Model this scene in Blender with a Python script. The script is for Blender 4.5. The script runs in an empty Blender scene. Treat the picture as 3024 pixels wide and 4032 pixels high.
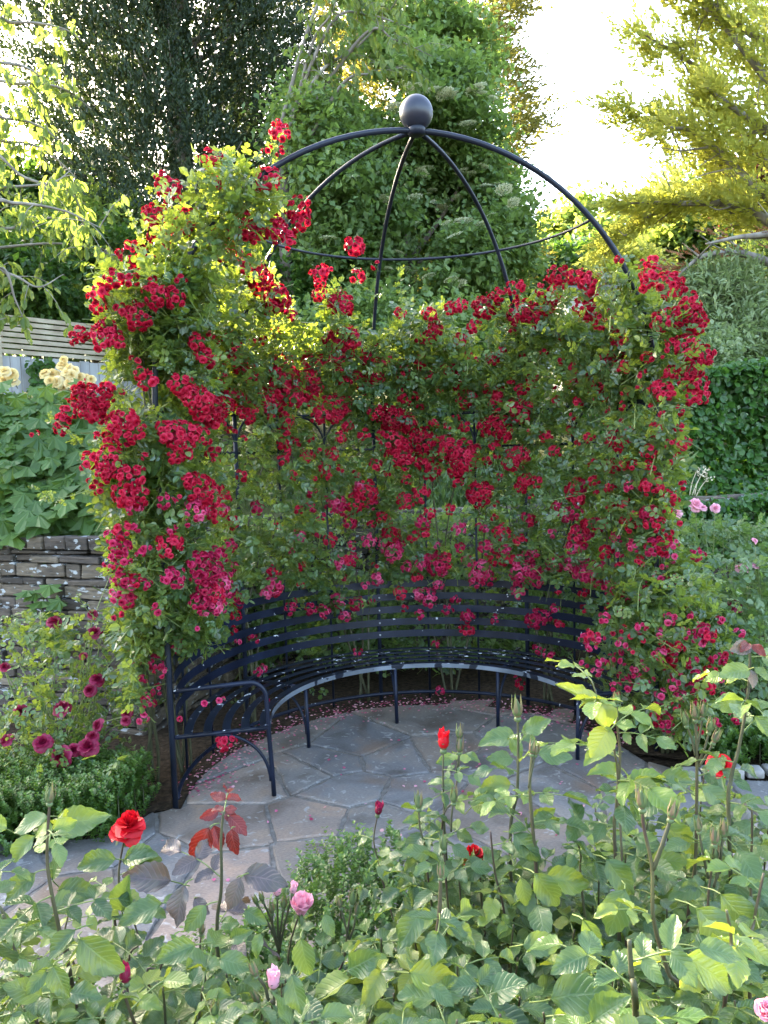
import bpy, math, random
import numpy as np
from mathutils import Vector, Matrix
rng = np.random.default_rng(7)
random.seed(7)
SC = bpy.context.scene
COL = SC.collection
# ------------------------------------------------------------------ camera
CH, PITCH, ROLL, FPX = 1.9674, .0787, .0283, 3020.56
FW = np.array([0, math.cos(PITCH), -math.sin(PITCH)])
UP = np.array([0, math.sin(PITCH), math.cos(PITCH)])
RT = np.array([1., 0, 0])
CX_ = RT*math.cos(ROLL)-UP*math.sin(ROLL)
CY_ = RT*math.sin(ROLL)+UP*math.cos(ROLL)
cd = bpy.data.cameras.new('camera')
cam = bpy.data.objects.new('camera', cd)
COL.objects.link(cam)
cd.sensor_fit = 'VERTICAL'
cd.sensor_height = 36
cd.lens = 36*FPX/4032
cd.clip_end = 2000
cam.matrix_world = Matrix(((CX_[0], CY_[0], -FW[0], 0), (CX_[1], CY_[1], -FW[1], 0), (CX_[2], CY_[2], -FW[2], CH), (0, 0, 0, 1)))
SC.camera = cam
# ------------------------------------------------------------------ light
SUN_AZ, SUN_EL = math.radians(-38), math.radians(27)
w = bpy.data.worlds.new('World')
SC.world = w
w.use_nodes = True
nt = w.node_tree
sk = nt.nodes.new('ShaderNodeTexSky')
sk.sky_type = 'NISHITA'
sk.sun_disc = False
sk.sun_elevation = SUN_EL
sk.sun_rotation = SUN_AZ
sk.dust_density = 3.0
sk.ozone_density = 1.0
sk.air_density = 1.0
nt.links.new(sk.outputs[0], nt.nodes['Background'].inputs[0])
nt.nodes['Background'].inputs[1].default_value = .15
sl = bpy.data.lights.new('sun', 'SUN')
sl.energy = 4.5
sl.angle = math.radians(.5)
sl.color = (1, .9, .72)
so = bpy.data.objects.new('sun', sl)
COL.objects.link(so)
SD = Vector((math.sin(SUN_AZ)*math.cos(SUN_EL), math.cos(SUN_AZ)*math.cos(SUN_EL), math.sin(SUN_EL)))
so.rotation_euler = SD.to_track_quat('Z', 'Y').to_euler()
so.location = (-20, 20, 20)
SC.view_settings.view_transform = 'Standard'
SC.view_settings.look = 'None'
SC.view_settings.exposure = 3.6
SC.view_settings.use_white_balance = True
SC.view_settings.white_balance_temperature = 7000
SC.view_settings.gamma = 1
SC.cycles.max_bounces = 6
SC.cycles.diffuse_bounces = 4
SC.cycles.glossy_bounces = 2
SC.cycles.transmission_bounces = 4
# ------------------------------------------------------------------ helpers
def proj(p):
    v = np.atleast_2d(np.asarray(p, float))-np.array([0, 0, CH])
    z = v@FW
    return np.stack([1512+FPX*(v@CX_)/z, 2016-FPX*(v@CY_)/z], 1)
def ray(px, py):
    d = CX_*(px-1512)/FPX+CY_*(2016-py)/FPX+FW
    return d/d[1]
def at(px, py, Y):
    return np.array([0, 0, CH])+ray(px, py)*Y
def atz(px, py, z=0.):
    d = ray(px, py)
    return np.array([0, 0, CH])+d*((z-CH)/d[2])
def nrm(v):
    v = np.asarray(v, float)
    return v/np.maximum(np.linalg.norm(v, axis=-1, keepdims=True), 1e-9)
def rdir(n):
    return nrm(rng.normal(size=(n, 3)))
def U(a, b, n=None):
    return rng.uniform(a, b, n)
def inpoly(P, poly):
    x, y = P[:, 0], P[:, 1]
    c = np.zeros(len(P), bool)
    n = len(poly)
    for i in range(n):
        x1, y1 = poly[i]
        x2, y2 = poly[(i+1) % n]
        if y1 == y2:
            continue
        c ^= ((y1 > y) != (y2 > y)) & (x < (x2-x1)*(y-y1)/(y2-y1)+x1)
    return c
def snoise(p, f=3., seed=0):
    p = np.asarray(p)*f+seed*1.7
    x, y, z = p[..., 0], p[..., 1], p[..., 2]
    return (np.sin(x*1.3+1.7*np.sin(y*.9+z*.4))+np.sin(y*1.1+1.9*np.sin(z*1.2+x*.5))+np.sin(z*1.4+1.6*np.sin(x*1.1-y*.3)))/3
def link(name, data, parent=None):
    o = bpy.data.objects.new(name, data)
    COL.objects.link(o)
    if parent:
        o.parent = parent
    return o
def thing(name, label, cat, loc=(0, 0, 0), group=None):
    o = link(name, None)
    o.location = [float(c) for c in loc]
    o['label'] = label
    o['category'] = cat
    if group:
        o['group'] = group
    o.empty_display_size = .1
    return o
def tag(o, label, cat, group=None):
    o['label'] = label
    o['category'] = cat
    if group:
        o['group'] = group
    return o
def struct(o, label=None):
    o['kind'] = 'structure'
    if label:
        o['label'] = label
    return o
class MB:
    """collects vertices, faces and one random value per vertex"""
    def __init__(s):
        s.v, s.f, s.r, s.uv, s.m, s.n = [], [], [], [], [], 0
    def add(s, v, f, r=.5, uv=None, m=0):
        v = np.asarray(v, float).reshape(-1, 3)
        f = np.asarray(f, int)
        s.v.append(v)
        s.f.append(f+s.n)
        s.r.append(np.broadcast_to(np.asarray(r, float), (len(v),)))
        s.uv.append(np.zeros((len(v), 2)) if uv is None else np.asarray(uv))
        s.m.append(np.full(len(f), m))
        s.n += len(v)
    def build(s, name, mats, parent=None, smooth=True, origin=None):
        me = bpy.data.meshes.new(name)
        v = np.concatenate(s.v)
        off = np.zeros(3)
        if origin is not None:
            off = np.asarray(origin, float)
        elif parent is not None:
            off = np.array(parent.location)
            q = parent.parent
            while q is not None:
                off = off+np.array(q.location)
                q = q.parent
        v = v-off
        tot = np.concatenate([np.full(len(f), f.shape[1]) for f in s.f])
        loops = np.concatenate([f.ravel() for f in s.f])
        st = np.concatenate([[0], np.cumsum(tot)[:-1]])
        me.vertices.add(len(v))
        me.vertices.foreach_set('co', v.ravel().astype(np.float32))
        me.loops.add(len(loops))
        me.loops.foreach_set('vertex_index', loops.astype(np.int32))
        me.polygons.add(len(tot))
        me.polygons.foreach_set('loop_start', st.astype(np.int32))
        me.polygons.foreach_set('loop_total', tot.astype(np.int32))
        me.polygons.foreach_set('use_smooth', np.full(len(tot), smooth))
        mi = np.concatenate(s.m)
        if not isinstance(mats, (list, tuple)):
            mats = [mats]
        for m in mats:
            me.materials.append(m)
        me.polygons.foreach_set('material_index', mi.astype(np.int32))
        a = me.attributes.new('rnd', 'FLOAT', 'POINT')
        a.data.foreach_set('value', np.concatenate(s.r).astype(np.float32))
        u = np.concatenate(s.uv)
        if np.any(u):
            b = me.attributes.new('luv', 'FLOAT2', 'POINT')
            b.data.foreach_set('vector', u.ravel().astype(np.float32))
        me.update(calc_edges=True)
        me.validate()
        o = link(name, me, parent)
        if origin is not None:
            o.location = off if parent is None else off-np.array(parent.location)
        return o
def tube(mb, pts, r, n=6, rnd=.5, cap=True, m=0):
    pts = np.asarray(pts, float)
    k = len(pts)
    r = np.broadcast_to(np.asarray(r, float), (k,))
    t = np.gradient(pts, axis=0)
    t = nrm(t)
    ref = np.array([0, 0, 1.]) if abs(t[0][2]) < .9 else np.array([1., 0, 0])
    x = nrm(np.cross(ref, t[0]))
    X = []
    for i in range(k):
        x = nrm(x-t[i]*(x@t[i]))
        X.append(x)
    X = np.array(X)
    Y = np.cross(t, X)
    a = np.arange(n)*2*np.pi/n
    V = pts[:, None]+r[:, None, None]*(X[:, None]*np.cos(a)[None, :, None]+Y[:, None]*np.sin(a)[None, :, None])
    i = np.arange(k-1)[:, None]*n
    j = np.arange(n)[None]
    F = np.stack([i+j, i+(j+1) % n, i+n+(j+1) % n, i+n+j], -1).reshape(-1, 4)
    mb.add(V.reshape(-1, 3), F, rnd, m=m)
    if cap:
        for e, rev in ((0, True), ((k-1)*n, False)):
            idx = np.arange(n)
            idx = idx[::-1] if rev else idx
            mb.f.append((mb.n-k*n+e+idx)[None])
            mb.m.append(np.array([m]))
def box(mb, c, s, ax=None, rnd=.5, m=0):
    c = np.asarray(c, float)
    h = np.asarray(s, float)/2
    g = np.array([[x, y, z] for x in (-1, 1) for y in (-1, 1) for z in (-1, 1)])*h
    if ax is not None:
        g = g@np.asarray(ax)
    mb.add(g+c, [[0, 1, 3, 2], [4, 6, 7, 5], [0, 4, 5, 1], [2, 3, 7, 6], [0, 2, 6, 4], [1, 5, 7, 3]], rnd, m=m)
def bez(p, n=12):
    """smooth curve through points"""
    p = np.asarray(p, float)
    k = len(p)
    if k == 2:
        return p[0]+np.linspace(0, 1, n)[:, None]*(p[1]-p[0])
    q = np.vstack([2*p[0]-p[1], p, 2*p[-1]-p[-2]])
    out = []
    for i in range(k-1):
        a, b, c, d = q[i:i+4]
        t = np.linspace(0, 1, n, endpoint=(i == k-2))[:, None]
        out.append(.5*(2*b+(c-a)*t+(2*a-5*b+4*c-d)*t*t+(3*b-a-3*c+d)*t**3))
    return np.vstack(out)
L4 = (np.array([[0, 0, 0], [-.34, .45, .1], [0, 1, 0], [.34, .45, .1]]), np.array([[0, 2, 1], [0, 3, 2]]))
L6 = (np.array([[0, 0, 0], [-.3, .28, .07], [-.28, .7, .04], [0, 1, -.08], [.28, .7, .04], [.3, .28, .07]]), np.array([[0, 3, 2, 1], [0, 5, 4, 3]]))
NEED = (np.array([[0, 0, 0], [-.13, .4, .03], [0, 1, 0], [.13, .4, .03]]), np.array([[0, 2, 1], [0, 3, 2]]))
SPRAY = (np.array([[0, 0, 0], [-.16, .35, .03], [-.05, .42, 0], [-.15, .8, .02], [0, 1.05, 0], [.12, .8, .03], [.06, .45, 0], [.2, .4, .03]]), np.array([[0, 2, 1, 1], [0, 4, 3, 2], [0, 6, 5, 4], [0, 7, 6, 6]]))
SPRAY = (SPRAY[0], np.array([[0, 2, 1], [2, 4, 3], [0, 4, 2], [0, 6, 4], [6, 5, 4], [0, 7, 6]]))
def cloud(mb, pos, dirs, nor, size, tmpl=L4, rnd=None, wid=1., m=0):
    tv, tf = tmpl
    N = len(pos)
    if N == 0:
        return
    Y = nrm(dirs)
    Z = nor-Y*np.sum(nor*Y, 1, keepdims=True)
    Z = nrm(Z+1e-6)
    X = np.cross(Y, Z)
    size = np.broadcast_to(np.asarray(size, float), (N,))
    wid = np.broadcast_to(np.asarray(wid, float), (N,))
    V = pos[:, None]+size[:, None, None]*(tv[None, :, 0:1]*wid[:, None, None]*X[:, None]+tv[None, :, 1:2]*Y[:, None]+tv[None, :, 2:3]*Z[:, None])
    F = tf[None]+(np.arange(N)*len(tv))[:, None, None]
    if rnd is None:
        rnd = U(0, 1, N)
    mb.add(V.reshape(-1, 3), F.reshape(-1, tf.shape[1]), np.repeat(np.broadcast_to(rnd, (N,)), len(tv)), m=m)
# ------------------------------------------------------------------ materials
def newmat(name):
    m = bpy.data.materials.new(name)
    m.use_nodes = True
    n = m.node_tree
    return m, n, n.nodes['Principled BSDF'], n.nodes['Material Output']
def N(n, t, **k):
    x = n.nodes.new(t)
    for a, b in k.items():
        setattr(x, a, b)
    return x
def ramp(n, stops, fac=None, interp='LINEAR'):
    r = N(n, 'ShaderNodeValToRGB')
    r.color_ramp.interpolation = interp
    e = r.color_ramp.elements
    while len(e) < len(stops):
        e.new(.5)
    for el, (p, c) in zip(e, stops):
        el.position = p
        el.color = (*c, 1)
    if fac is not None:
        n.links.new(fac, r.inputs[0])
    return r
def leafmat(name, cols, trans, tf=.4, rough=.45, spec=.5, bump=0, noise=None):
    m, n, b, out = newmat(name)
    at_ = N(n, 'ShaderNodeAttribute', attribute_name='rnd')
    r = ramp(n, [(i/(len(cols)-1), c) for i, c in enumerate(cols)], at_.outputs['Fac'])
    n.links.new(r.outputs[0], b.inputs['Base Color'])
    b.inputs['Roughness'].default_value = rough
    b.inputs['Specular IOR Level'].default_value = spec
    t = N(n, 'ShaderNodeBsdfTranslucent')
    t.inputs[0].default_value = (*trans, 1)
    mx = N(n, 'ShaderNodeMixShader')
    mx.inputs[0].default_value = tf
    n.links.new(b.outputs[0], mx.inputs[1])
    n.links.new(t.outputs[0], mx.inputs[2])
    n.links.new(mx.outputs[0], out.inputs[0])
    return m
def plainmat(name, c1, c2, scale=8, rough=.7, spec=.4, bump=.2, metal=0, detail=6, stretch=(1, 1, 1), coord='Object'):
    m, n, b, out = newmat(name)
    tc = N(n, 'ShaderNodeTexCoord')
    mp = N(n, 'ShaderNodeMapping')
    mp.inputs['Scale'].default_value = stretch
    n.links.new(tc.outputs[coord], mp.inputs[0])
    nz = N(n, 'ShaderNodeTexNoise')
    nz.inputs['Scale'].default_value = scale
    nz.inputs['Detail'].default_value = detail
    n.links.new(mp.outputs[0], nz.inputs[0])
    r = ramp(n, [(.3, c1), (.7, c2)], nz.outputs[0])
    n.links.new(r.outputs[0], b.inputs['Base Color'])
    b.inputs['Roughness'].default_value = rough
    b.inputs['Specular IOR Level'].default_value = spec
    b.inputs['Metallic'].default_value = metal
    if bump:
        bp = N(n, 'ShaderNodeBump')
        bp.inputs['Strength'].default_value = bump
        bp.inputs['Distance'].default_value = .02
        n.links.new(nz.outputs[0], bp.inputs['Height'])
        n.links.new(bp.outputs[0], b.inputs['Normal'])
    return m
def paintmat(name, base, fleck, thr, scale=60):
    """gloss paint with chipped flecks"""
    m, n, b, out = newmat(name)
    tc = N(n, 'ShaderNodeTexCoord')
    nz = N(n, 'ShaderNodeTexNoise')
    nz.inputs['Scale'].default_value = scale
    nz.inputs['Detail'].default_value = 3
    n.links.new(tc.outputs['Object'], nz.inputs[0])
    r = ramp(n, [(thr, (0, 0, 0)), (thr+.015, (1, 1, 1))], nz.outputs[0])
    nz2 = N(n, 'ShaderNodeTexNoise')
    nz2.inputs['Scale'].default_value = 4
    n.links.new(tc.outputs['Object'], nz2.inputs[0])
    c2 = tuple(min(1, c*1.9+.003) for c in base)
    r2 = ramp(n, [(.35, base), (.7, c2)], nz2.outputs[0])
    mx = N(n, 'ShaderNodeMixRGB')
    n.links.new(r.outputs[0], mx.inputs[0])
    n.links.new(r2.outputs[0], mx.inputs[1])
    mx.inputs[2].default_value = (*fleck, 1)
    n.links.new(mx.outputs[0], b.inputs['Base Color'])
    b.inputs['Roughness'].default_value = .42
    b.inputs['Specular IOR Level'].default_value = .3
    return m
M = {}
M['navy'] = paintmat('navy_paint', (.003, .006, .016), (.5, .52, .55), .7, 24)
M['arch'] = paintmat('arch_paint', (.006, .009, .017), (.3, .3, .3), .8, 50)
M['seat'] = paintmat('seat_paint', (.004, .007, .015), (.55, .57, .6), .655, 22)
M['edge'] = paintmat('worn_edge_paint', (.1, .115, .135), (.01, .014, .024), .56, 9)
M['ball'] = plainmat('ball_paint', (.012, .015, .028), (.022, .026, .042), 9, .38, .5, .05)
M['bark'] = plainmat('bark', (.06, .045, .035), (.16, .13, .1), 14, .9, .2, .6, stretch=(1, 1, .2))
M['barkgrey'] = plainmat('grey_bark', (.13, .11, .09), (.3, .27, .23), 10, .9, .2, .5, stretch=(1, 1, .3))
M['cane'] = plainmat('cane_bark', (.035, .04, .018), (.08, .075, .035), 20, .6, .4, .1)
M['canedark'] = plainmat('mature_cane', (.05, .025, .025), (.1, .1, .04), 12, .5, .4, .1)
M['canegreen'] = plainmat('green_cane', (.1, .16, .04), (.17, .2, .06), 12, .5, .4, .1)
M['soil'] = plainmat('soil', (.018, .012, .008), (.07, .048, .03), 30, .95, .1, 1)
M['conifer'] = leafmat('dark_cypress_foliage', [(.018, .034, .018), (.034, .056, .03), (.065, .095, .045)], (.08, .12, .02), .2, .6, .3)
M['goldcyp'] = leafmat('golden_cypress_foliage', [(.12, .15, .035), (.2, .22, .05), (.3, .3, .08)], (.66, .66, .11), .52, .6, .3)
M['browncyp'] = leafmat('olive_cypress_foliage', [(.06, .08, .025), (.1, .1, .025), (.15, .12, .03)], (.3, .28, .04), .35, .6, .3)
M['elder'] = leafmat('elder_foliage', [(.055, .105, .038), (.09, .15, .05), (.15, .21, .07)], (.3, .45, .08), .38, .5, .4)
M['cherry'] = leafmat('cherry_foliage', [(.06, .11, .025), (.1, .15, .035), (.16, .19, .05)], (.34, .44, .06), .42, .45, .4)
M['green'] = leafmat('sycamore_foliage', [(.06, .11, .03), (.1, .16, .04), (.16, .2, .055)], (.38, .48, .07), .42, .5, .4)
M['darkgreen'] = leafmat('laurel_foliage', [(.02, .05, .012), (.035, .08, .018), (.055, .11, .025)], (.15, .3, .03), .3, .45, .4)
M['grey'] = leafmat('grey_green_foliage', [(.12, .17, .08), (.19, .25, .12), (.3, .34, .2)], (.3, .42, .12), .35, .55, .4)
M['ivy'] = leafmat('ivy_foliage', [(.02, .07, .012), (.04, .11, .02), (.09, .17, .03)], (.15, .35, .03), .3, .4, .5)
M['box'] = leafmat('box_foliage', [(.02, .055, .012), (.045, .1, .02), (.12, .2, .035)], (.22, .4, .03), .3, .38, .5)
M['climb'] = leafmat('climbing_rose_foliage', [(.014, .044, .02), (.042, .094, .036), (.085, .15, .048), (.16, .21, .06)], (.4, .5, .045), .36, .3, .6)
M['big'] = leafmat('bramble_foliage', [(.035, .085, .02), (.06, .125, .03), (.11, .19, .045)], (.3, .45, .05), .32, .5, .4)
M['rosebed'] = leafmat('bed_rose_foliage', [(.06, .11, .05), (.09, .16, .06), (.14, .2, .08)], (.25, .4, .06), .35, .4, .5)
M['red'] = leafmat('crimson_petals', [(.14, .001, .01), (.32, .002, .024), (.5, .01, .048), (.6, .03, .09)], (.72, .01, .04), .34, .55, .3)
M['redpink'] = leafmat('rosy_crimson_petals', [(.16, .002, .02), (.34, .005, .045), (.52, .025, .11), (.64, .12, .24)], (.7, .03, .08), .3, .55, .3)
M['dark'] = leafmat('dark_crimson_petals', [(.07, .001, .01), (.19, .003, .03), (.36, .02, .085)], (.4, .01, .05), .25, .5, .4)
M['yellow'] = leafmat('apricot_petals', [(.85, .55, .14), (.88, .68, .3), (.9, .82, .6)], (.9, .75, .4), .4, .6, .2)
M['pink'] = leafmat('pink_petals', [(.78, .26, .38), (.84, .42, .52), (.88, .56, .64)], (.9, .45, .55), .35, .55, .3)
M['brightred'] = leafmat('scarlet_petals', [(.4, .002, .01), (.55, .005, .015), (.65, .01, .02)], (.8, .01, .02), .25, .5, .3)
M['white'] = leafmat('cream_florets', [(.75, .76, .5), (.85, .85, .62), (.88, .88, .72)], (.7, .7, .5), .3, .7, .2)
M['calyx'] = leafmat('calyx', [(.07, .11, .04), (.11, .15, .06), (.2, .1, .08)], (.2, .3, .05), .15, .5, .4)
M['deadfol'] = leafmat('dead_cypress_sprays', [(.12, .06, .03), (.18, .09, .05), (.25, .16, .09)], (.4, .15, .05), .3, .8, .1)
M['purple'] = leafmat('copper_foliage', [(.06, .015, .02), (.1, .03, .03), (.14, .05, .04)], (.25, .04, .03), .3, .5, .3)
def roseleafmat(name, cols, trans, tf=.3, rough=.29, vein=(.13, .21, .09)):
    m, n, b, out = newmat(name)
    a = N(n, 'ShaderNodeAttribute', attribute_name='rnd')
    uv = N(n, 'ShaderNodeAttribute', attribute_name='luv')
    sx = N(n, 'ShaderNodeSeparateXYZ')
    n.links.new(uv.outputs['Vector'], sx.inputs[0])
    ab = N(n, 'ShaderNodeMath', operation='ABSOLUTE')
    n.links.new(sx.outputs[0], ab.inputs[0])
    # side veins: bands of v - .35*|u|
    mu = N(n, 'ShaderNodeMath', operation='MULTIPLY_ADD')
    n.links.new(ab.outputs[0], mu.inputs[0])
    mu.inputs[1].default_value = -.28
    n.links.new(sx.outputs[1], mu.inputs[2])
    s9 = N(n, 'ShaderNodeMath', operation='MULTIPLY')
    s9.inputs[1].default_value = 8
    n.links.new(mu.outputs[0], s9.inputs[0])
    fr = N(n, 'ShaderNodeMath', operation='PINGPONG')
    fr.inputs[1].default_value = .5
    n.links.new(s9.outputs[0], fr.inputs[0])
    r1 = ramp(n, [(0, (1, 1, 1)), (.09, (.35, .35, .35)), (.25, (0, 0, 0))], fr.outputs[0])
    r2 = ramp(n, [(0, (1, 1, 1)), (.035, (.9, .9, .9)), (.08, (0, 0, 0))], ab.outputs[0])
    mxv = N(n, 'ShaderNodeMixRGB', blend_type='LIGHTEN')
    mxv.inputs[0].default_value = 1
    n.links.new(r1.outputs[0], mxv.inputs[1])
    n.links.new(r2.outputs[0], mxv.inputs[2])
    tc = N(n, 'ShaderNodeTexCoord')
    nz = N(n, 'ShaderNodeTexNoise')
    nz.inputs['Scale'].default_value = 38
    nz.inputs['Detail'].default_value = 4
    n.links.new(tc.outputs['Object'], nz.inputs[0])
    ad = N(n, 'ShaderNodeMath', operation='MULTIPLY_ADD')
    n.links.new(nz.outputs[0], ad.inputs[0])
    ad.inputs[1].default_value = .9
    n.links.new(a.outputs['Fac'], ad.inputs[2])
    sb = N(n, 'ShaderNodeMath', operation='SUBTRACT')
    n.links.new(ad.outputs[0], sb.inputs[0])
    sb.inputs[1].default_value = .45
    r = ramp(n, [(i/(len(cols)-1), c) for i, c in enumerate(cols)], sb.outputs[0])
    mc = N(n, 'ShaderNodeMixRGB')
    sc = N(n, 'ShaderNodeMath', operation='MULTIPLY')
    sc.inputs[1].default_value = .36
    n.links.new(mxv.outputs[0], sc.inputs[0])
    n.links.new(sc.outputs[0], mc.inputs[0])
    n.links.new(r.outputs[0], mc.inputs[1])
    mc.inputs[2].default_value = (*vein, 1)
    n.links.new(mc.outputs[0], b.inputs['Base Color'])
    b.inputs['Roughness'].default_value = rough
    b.inputs['Specular IOR Level'].default_value = .42
    bp = N(n, 'ShaderNodeBump')
    bp.invert = True
    bp.inputs['Strength'].default_value = .38
    bp.inputs['Distance'].default_value = .002
    n.links.new(mxv.outputs[0], bp.inputs['Height'])
    bp2 = N(n, 'ShaderNodeBump')
    bp2.inputs['Strength'].default_value = .3
    bp2.inputs['Distance'].default_value = .004
    n.links.new(nz.outputs[0], bp2.inputs['Height'])
    n.links.new(bp.outputs[0], bp2.inputs['Normal'])
    n.links.new(bp2.outputs[0], b.inputs['Normal'])
    t = N(n, 'ShaderNodeBsdfTranslucent')
    t.inputs[0].default_value = (*trans, 1)
    mx = N(n, 'ShaderNodeMixShader')
    mx.inputs[0].default_value = tf
    n.links.new(b.outputs[0], mx.inputs[1])
    n.links.new(t.outputs[0], mx.inputs[2])
    n.links.new(mx.outputs[0], out.inputs[0])
    return m
M['rl'] = roseleafmat('rose_leaf', [(.018, .046, .017), (.034, .076, .025), (.06, .11, .034), (.11, .16, .045)], (.28, .4, .05), .24)
M['rlyellow'] = roseleafmat('young_rose_leaf', [(.07, .13, .03), (.13, .2, .035), (.2, .23, .05)], (.38, .45, .04), .28)
M['rlred'] = roseleafmat('red_rose_leaf', [(.04, .006, .008), (.08, .01, .01), (.15, .025, .014)], (.35, .03, .015), .25, .3, (.35, .12, .1))
M['rlpurple'] = roseleafmat('bronze_rose_leaf', [(.045, .04, .042), (.075, .065, .065), (.1, .1, .07)], (.2, .13, .08), .2, .32, (.22, .15, .15))
# ------------------------------------------------------------------ ground, paving
def sheet(name, poly, z, mat):
    me = bpy.data.meshes.new(name)
    me.from_pydata([(float(p[0]), float(p[1]), z if np.isscalar(z) else z[i]) for i, p in enumerate(poly)], [], [list(range(len(poly)))])
    me.materials.append(mat)
    return link(name, me)
WL = np.array([(-60, 22), (-9, 7.9), (-2.9, 5.75), (-1.75, 5.38), (-1.3, 6.95), (.5, 7.2), (3.2, 7.8), (9, 9.2), (60, 22)])
g = sheet('ground', [(-400, -60), (400, -60), (400, 500), (-400, 500)], -.04, M['soil'])
struct(g, 'dark bare soil ground under the planting')
# hillside behind the retaining wall
def hillz(x, y):
    return 1.33+.26*np.maximum(0, y-9.)*np.clip((60-y)/200+.85, .2, 1)+.05*np.sin(x*1.3)*np.clip(y-8, 0, 1)
def wy(x):
    return np.interp(x, WL[:, 0], WL[:, 1])
xs = np.unique(np.concatenate([np.linspace(-60, -8, 30), np.linspace(-8, 9, 120), np.linspace(9, 60, 30), WL[:, 0]]))
tt = np.concatenate([np.linspace(0, 1, 12)**1*2, 2+np.linspace(.02, 1, 40)**2*160])
GX = xs[:, None]+0*tt[None]
GY = (wy(xs)+.12)[:, None]+tt[None]
GZ = hillz(GX, GY)
mb = MB()
V = np.stack([GX, GY, GZ], -1).reshape(-1, 3)
nx, ny = len(xs), len(tt)
I = (np.arange(nx-1)[:, None]*ny+np.arange(ny-1)[None])
mb.add(V, np.stack([I, I+ny, I+ny+1, I+1], -1).reshape(-1, 4))
M['grassy'] = plainmat('rough_ground', (.03, .04, .012), (.09, .1, .03), 4, .95, .1, .8)
struct(mb.build('hillside', M['grassy']), 'rising planted hillside behind the stone wall')
# paving outline
pv = [(-6, 2.15), (6, 2.15), (6, 4.62), (2.4, 4.3), (1.95, 4.35), (1.62, 4.55)]
CXA, CYA, PHI, RA = .2453, 4.4976, .2078, 1.5
def kdir(k):
    a = np.pi-np.asarray(k)*np.pi/4+PHI
    return np.stack([np.cos(a), np.sin(a)], -1)
def kp(k, r, z=0.):
    d = kdir(k)
    return np.array([CXA+d[0]*r, CYA+d[1]*r, z])
def prad(k):
    return 1.34+.13*float(np.clip(1-k, 0, 1))
for k in np.linspace(4, 0, 30):
    p = kp(k, prad(k))
    pv.append((p[0], p[1]))
pv += [(-1.36, 4.14), (-1.42, 3.93), (-1.6, 3.86)]
p0 = atz(0, 3300)
pv += [(p0[0]-.2, p0[1]), (-6, p0[1]-.5)]
M['mortar'] = plainmat('mortar', (.12, .105, .09), (.21, .19, .165), 30, .95, .2, .5)
struct(sheet('mortar_bed', pv, -.012, M['mortar']), 'pale mortar between the paving slabs')
m, n, b, out = newmat('slate_slab')
a_ = N(n, 'ShaderNodeAttribute', attribute_name='rnd')
tc = N(n, 'ShaderNodeTexCoord')
nz = N(n, 'ShaderNodeTexNoise'); nz.inputs['Scale'].default_value = 3.2; nz.inputs['Detail'].default_value = 8; nz.inputs['Distortion'].default_value = .8
n.links.new(tc.outputs['Object'], nz.inputs[0])
nf = N(n, 'ShaderNodeTexNoise'); nf.inputs['Scale'].default_value = 60; nf.inputs['Detail'].default_value = 5
mpp = N(n, 'ShaderNodeMapping'); mpp.inputs['Scale'].default_value = (1, 3, 1); mpp.inputs['Rotation'].default_value = (0, 0, .5)
n.links.new(tc.outputs['Object'], mpp.inputs[0]); n.links.new(mpp.outputs[0], nf.inputs[0])
rA = ramp(n, [(0, (.12, .118, .118)), (.2, (.155, .152, .152)), (.4, (.195, .187, .18)), (.52, (.175, .155, .135)), (.72, (.21, .17, .14)), (.9, (.26, .2, .165)), (1, (.28, .25, .22))], a_.outputs['Fac'])
rB = ramp(n, [(.3, (.55, .5, .45)), (.5, (1, 1, 1)), (.68, (1.35, 1.2, 1.05))], nz.outputs[0])
mx = N(n, 'ShaderNodeMixRGB', blend_type='MULTIPLY'); mx.inputs[0].default_value = 1
n.links.new(rA.outputs[0], mx.inputs[1]); n.links.new(rB.outputs[0], mx.inputs[2])
nr = N(n, 'ShaderNodeTexNoise'); nr.inputs['Scale'].default_value = 2.1; nr.inputs['Detail'].default_value = 7
mo = N(n, 'ShaderNodeMapping'); mo.inputs['Location'].default_value = (7, 3, 0)
n.links.new(tc.outputs['Object'], mo.inputs[0]); n.links.new(mo.outputs[0], nr.inputs[0])
rr = ramp(n, [(.56, (0, 0, 0)), (.7, (.7, .7, .7))], nr.outputs[0])
mx2 = N(n, 'ShaderNodeMixRGB'); n.links.new(rr.outputs[0], mx2.inputs[0]); n.links.new(mx.outputs[0], mx2.inputs[1]); mx2.inputs[2].default_value = (.2, .125, .08, 1)
# pale lichen and worn patches
vo = N(n, 'ShaderNodeTexNoise'); vo.inputs['Scale'].default_value = 13; vo.inputs['Detail'].default_value = 5; vo.inputs['Distortion'].default_value = 1.5
n.links.new(mo.outputs[0], vo.inputs[0])
rl = ramp(n, [(.61, (0, 0, 0)), (.66, (.75, .75, .75))], vo.outputs[0])
mx3 = N(n, 'ShaderNodeMixRGB'); n.links.new(rl.outputs[0], mx3.inputs[0]); n.links.new(mx2.outputs[0], mx3.inputs[1]); mx3.inputs[2].default_value = (.34, .33, .31, 1)
mx4 = N(n, 'ShaderNodeMixRGB', blend_type='MULTIPLY'); mx4.inputs[0].default_value = .7
rf = ramp(n, [(.3, (.6, .6, .6)), (.7, (1.2, 1.2, 1.2))], nf.outputs[0])
n.links.new(mx3.outputs[0], mx4.inputs[1]); n.links.new(rf.outputs[0], mx4.inputs[2])
n.links.new(mx4.outputs[0], b.inputs['Base Color'])
b.inputs['Roughness'].default_value = .55
b.inputs['Specular IOR Level'].default_value = .4
bp = N(n, 'ShaderNodeBump'); bp.inputs['Strength'].default_value = .5; bp.inputs['Distance'].default_value = .008
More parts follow.
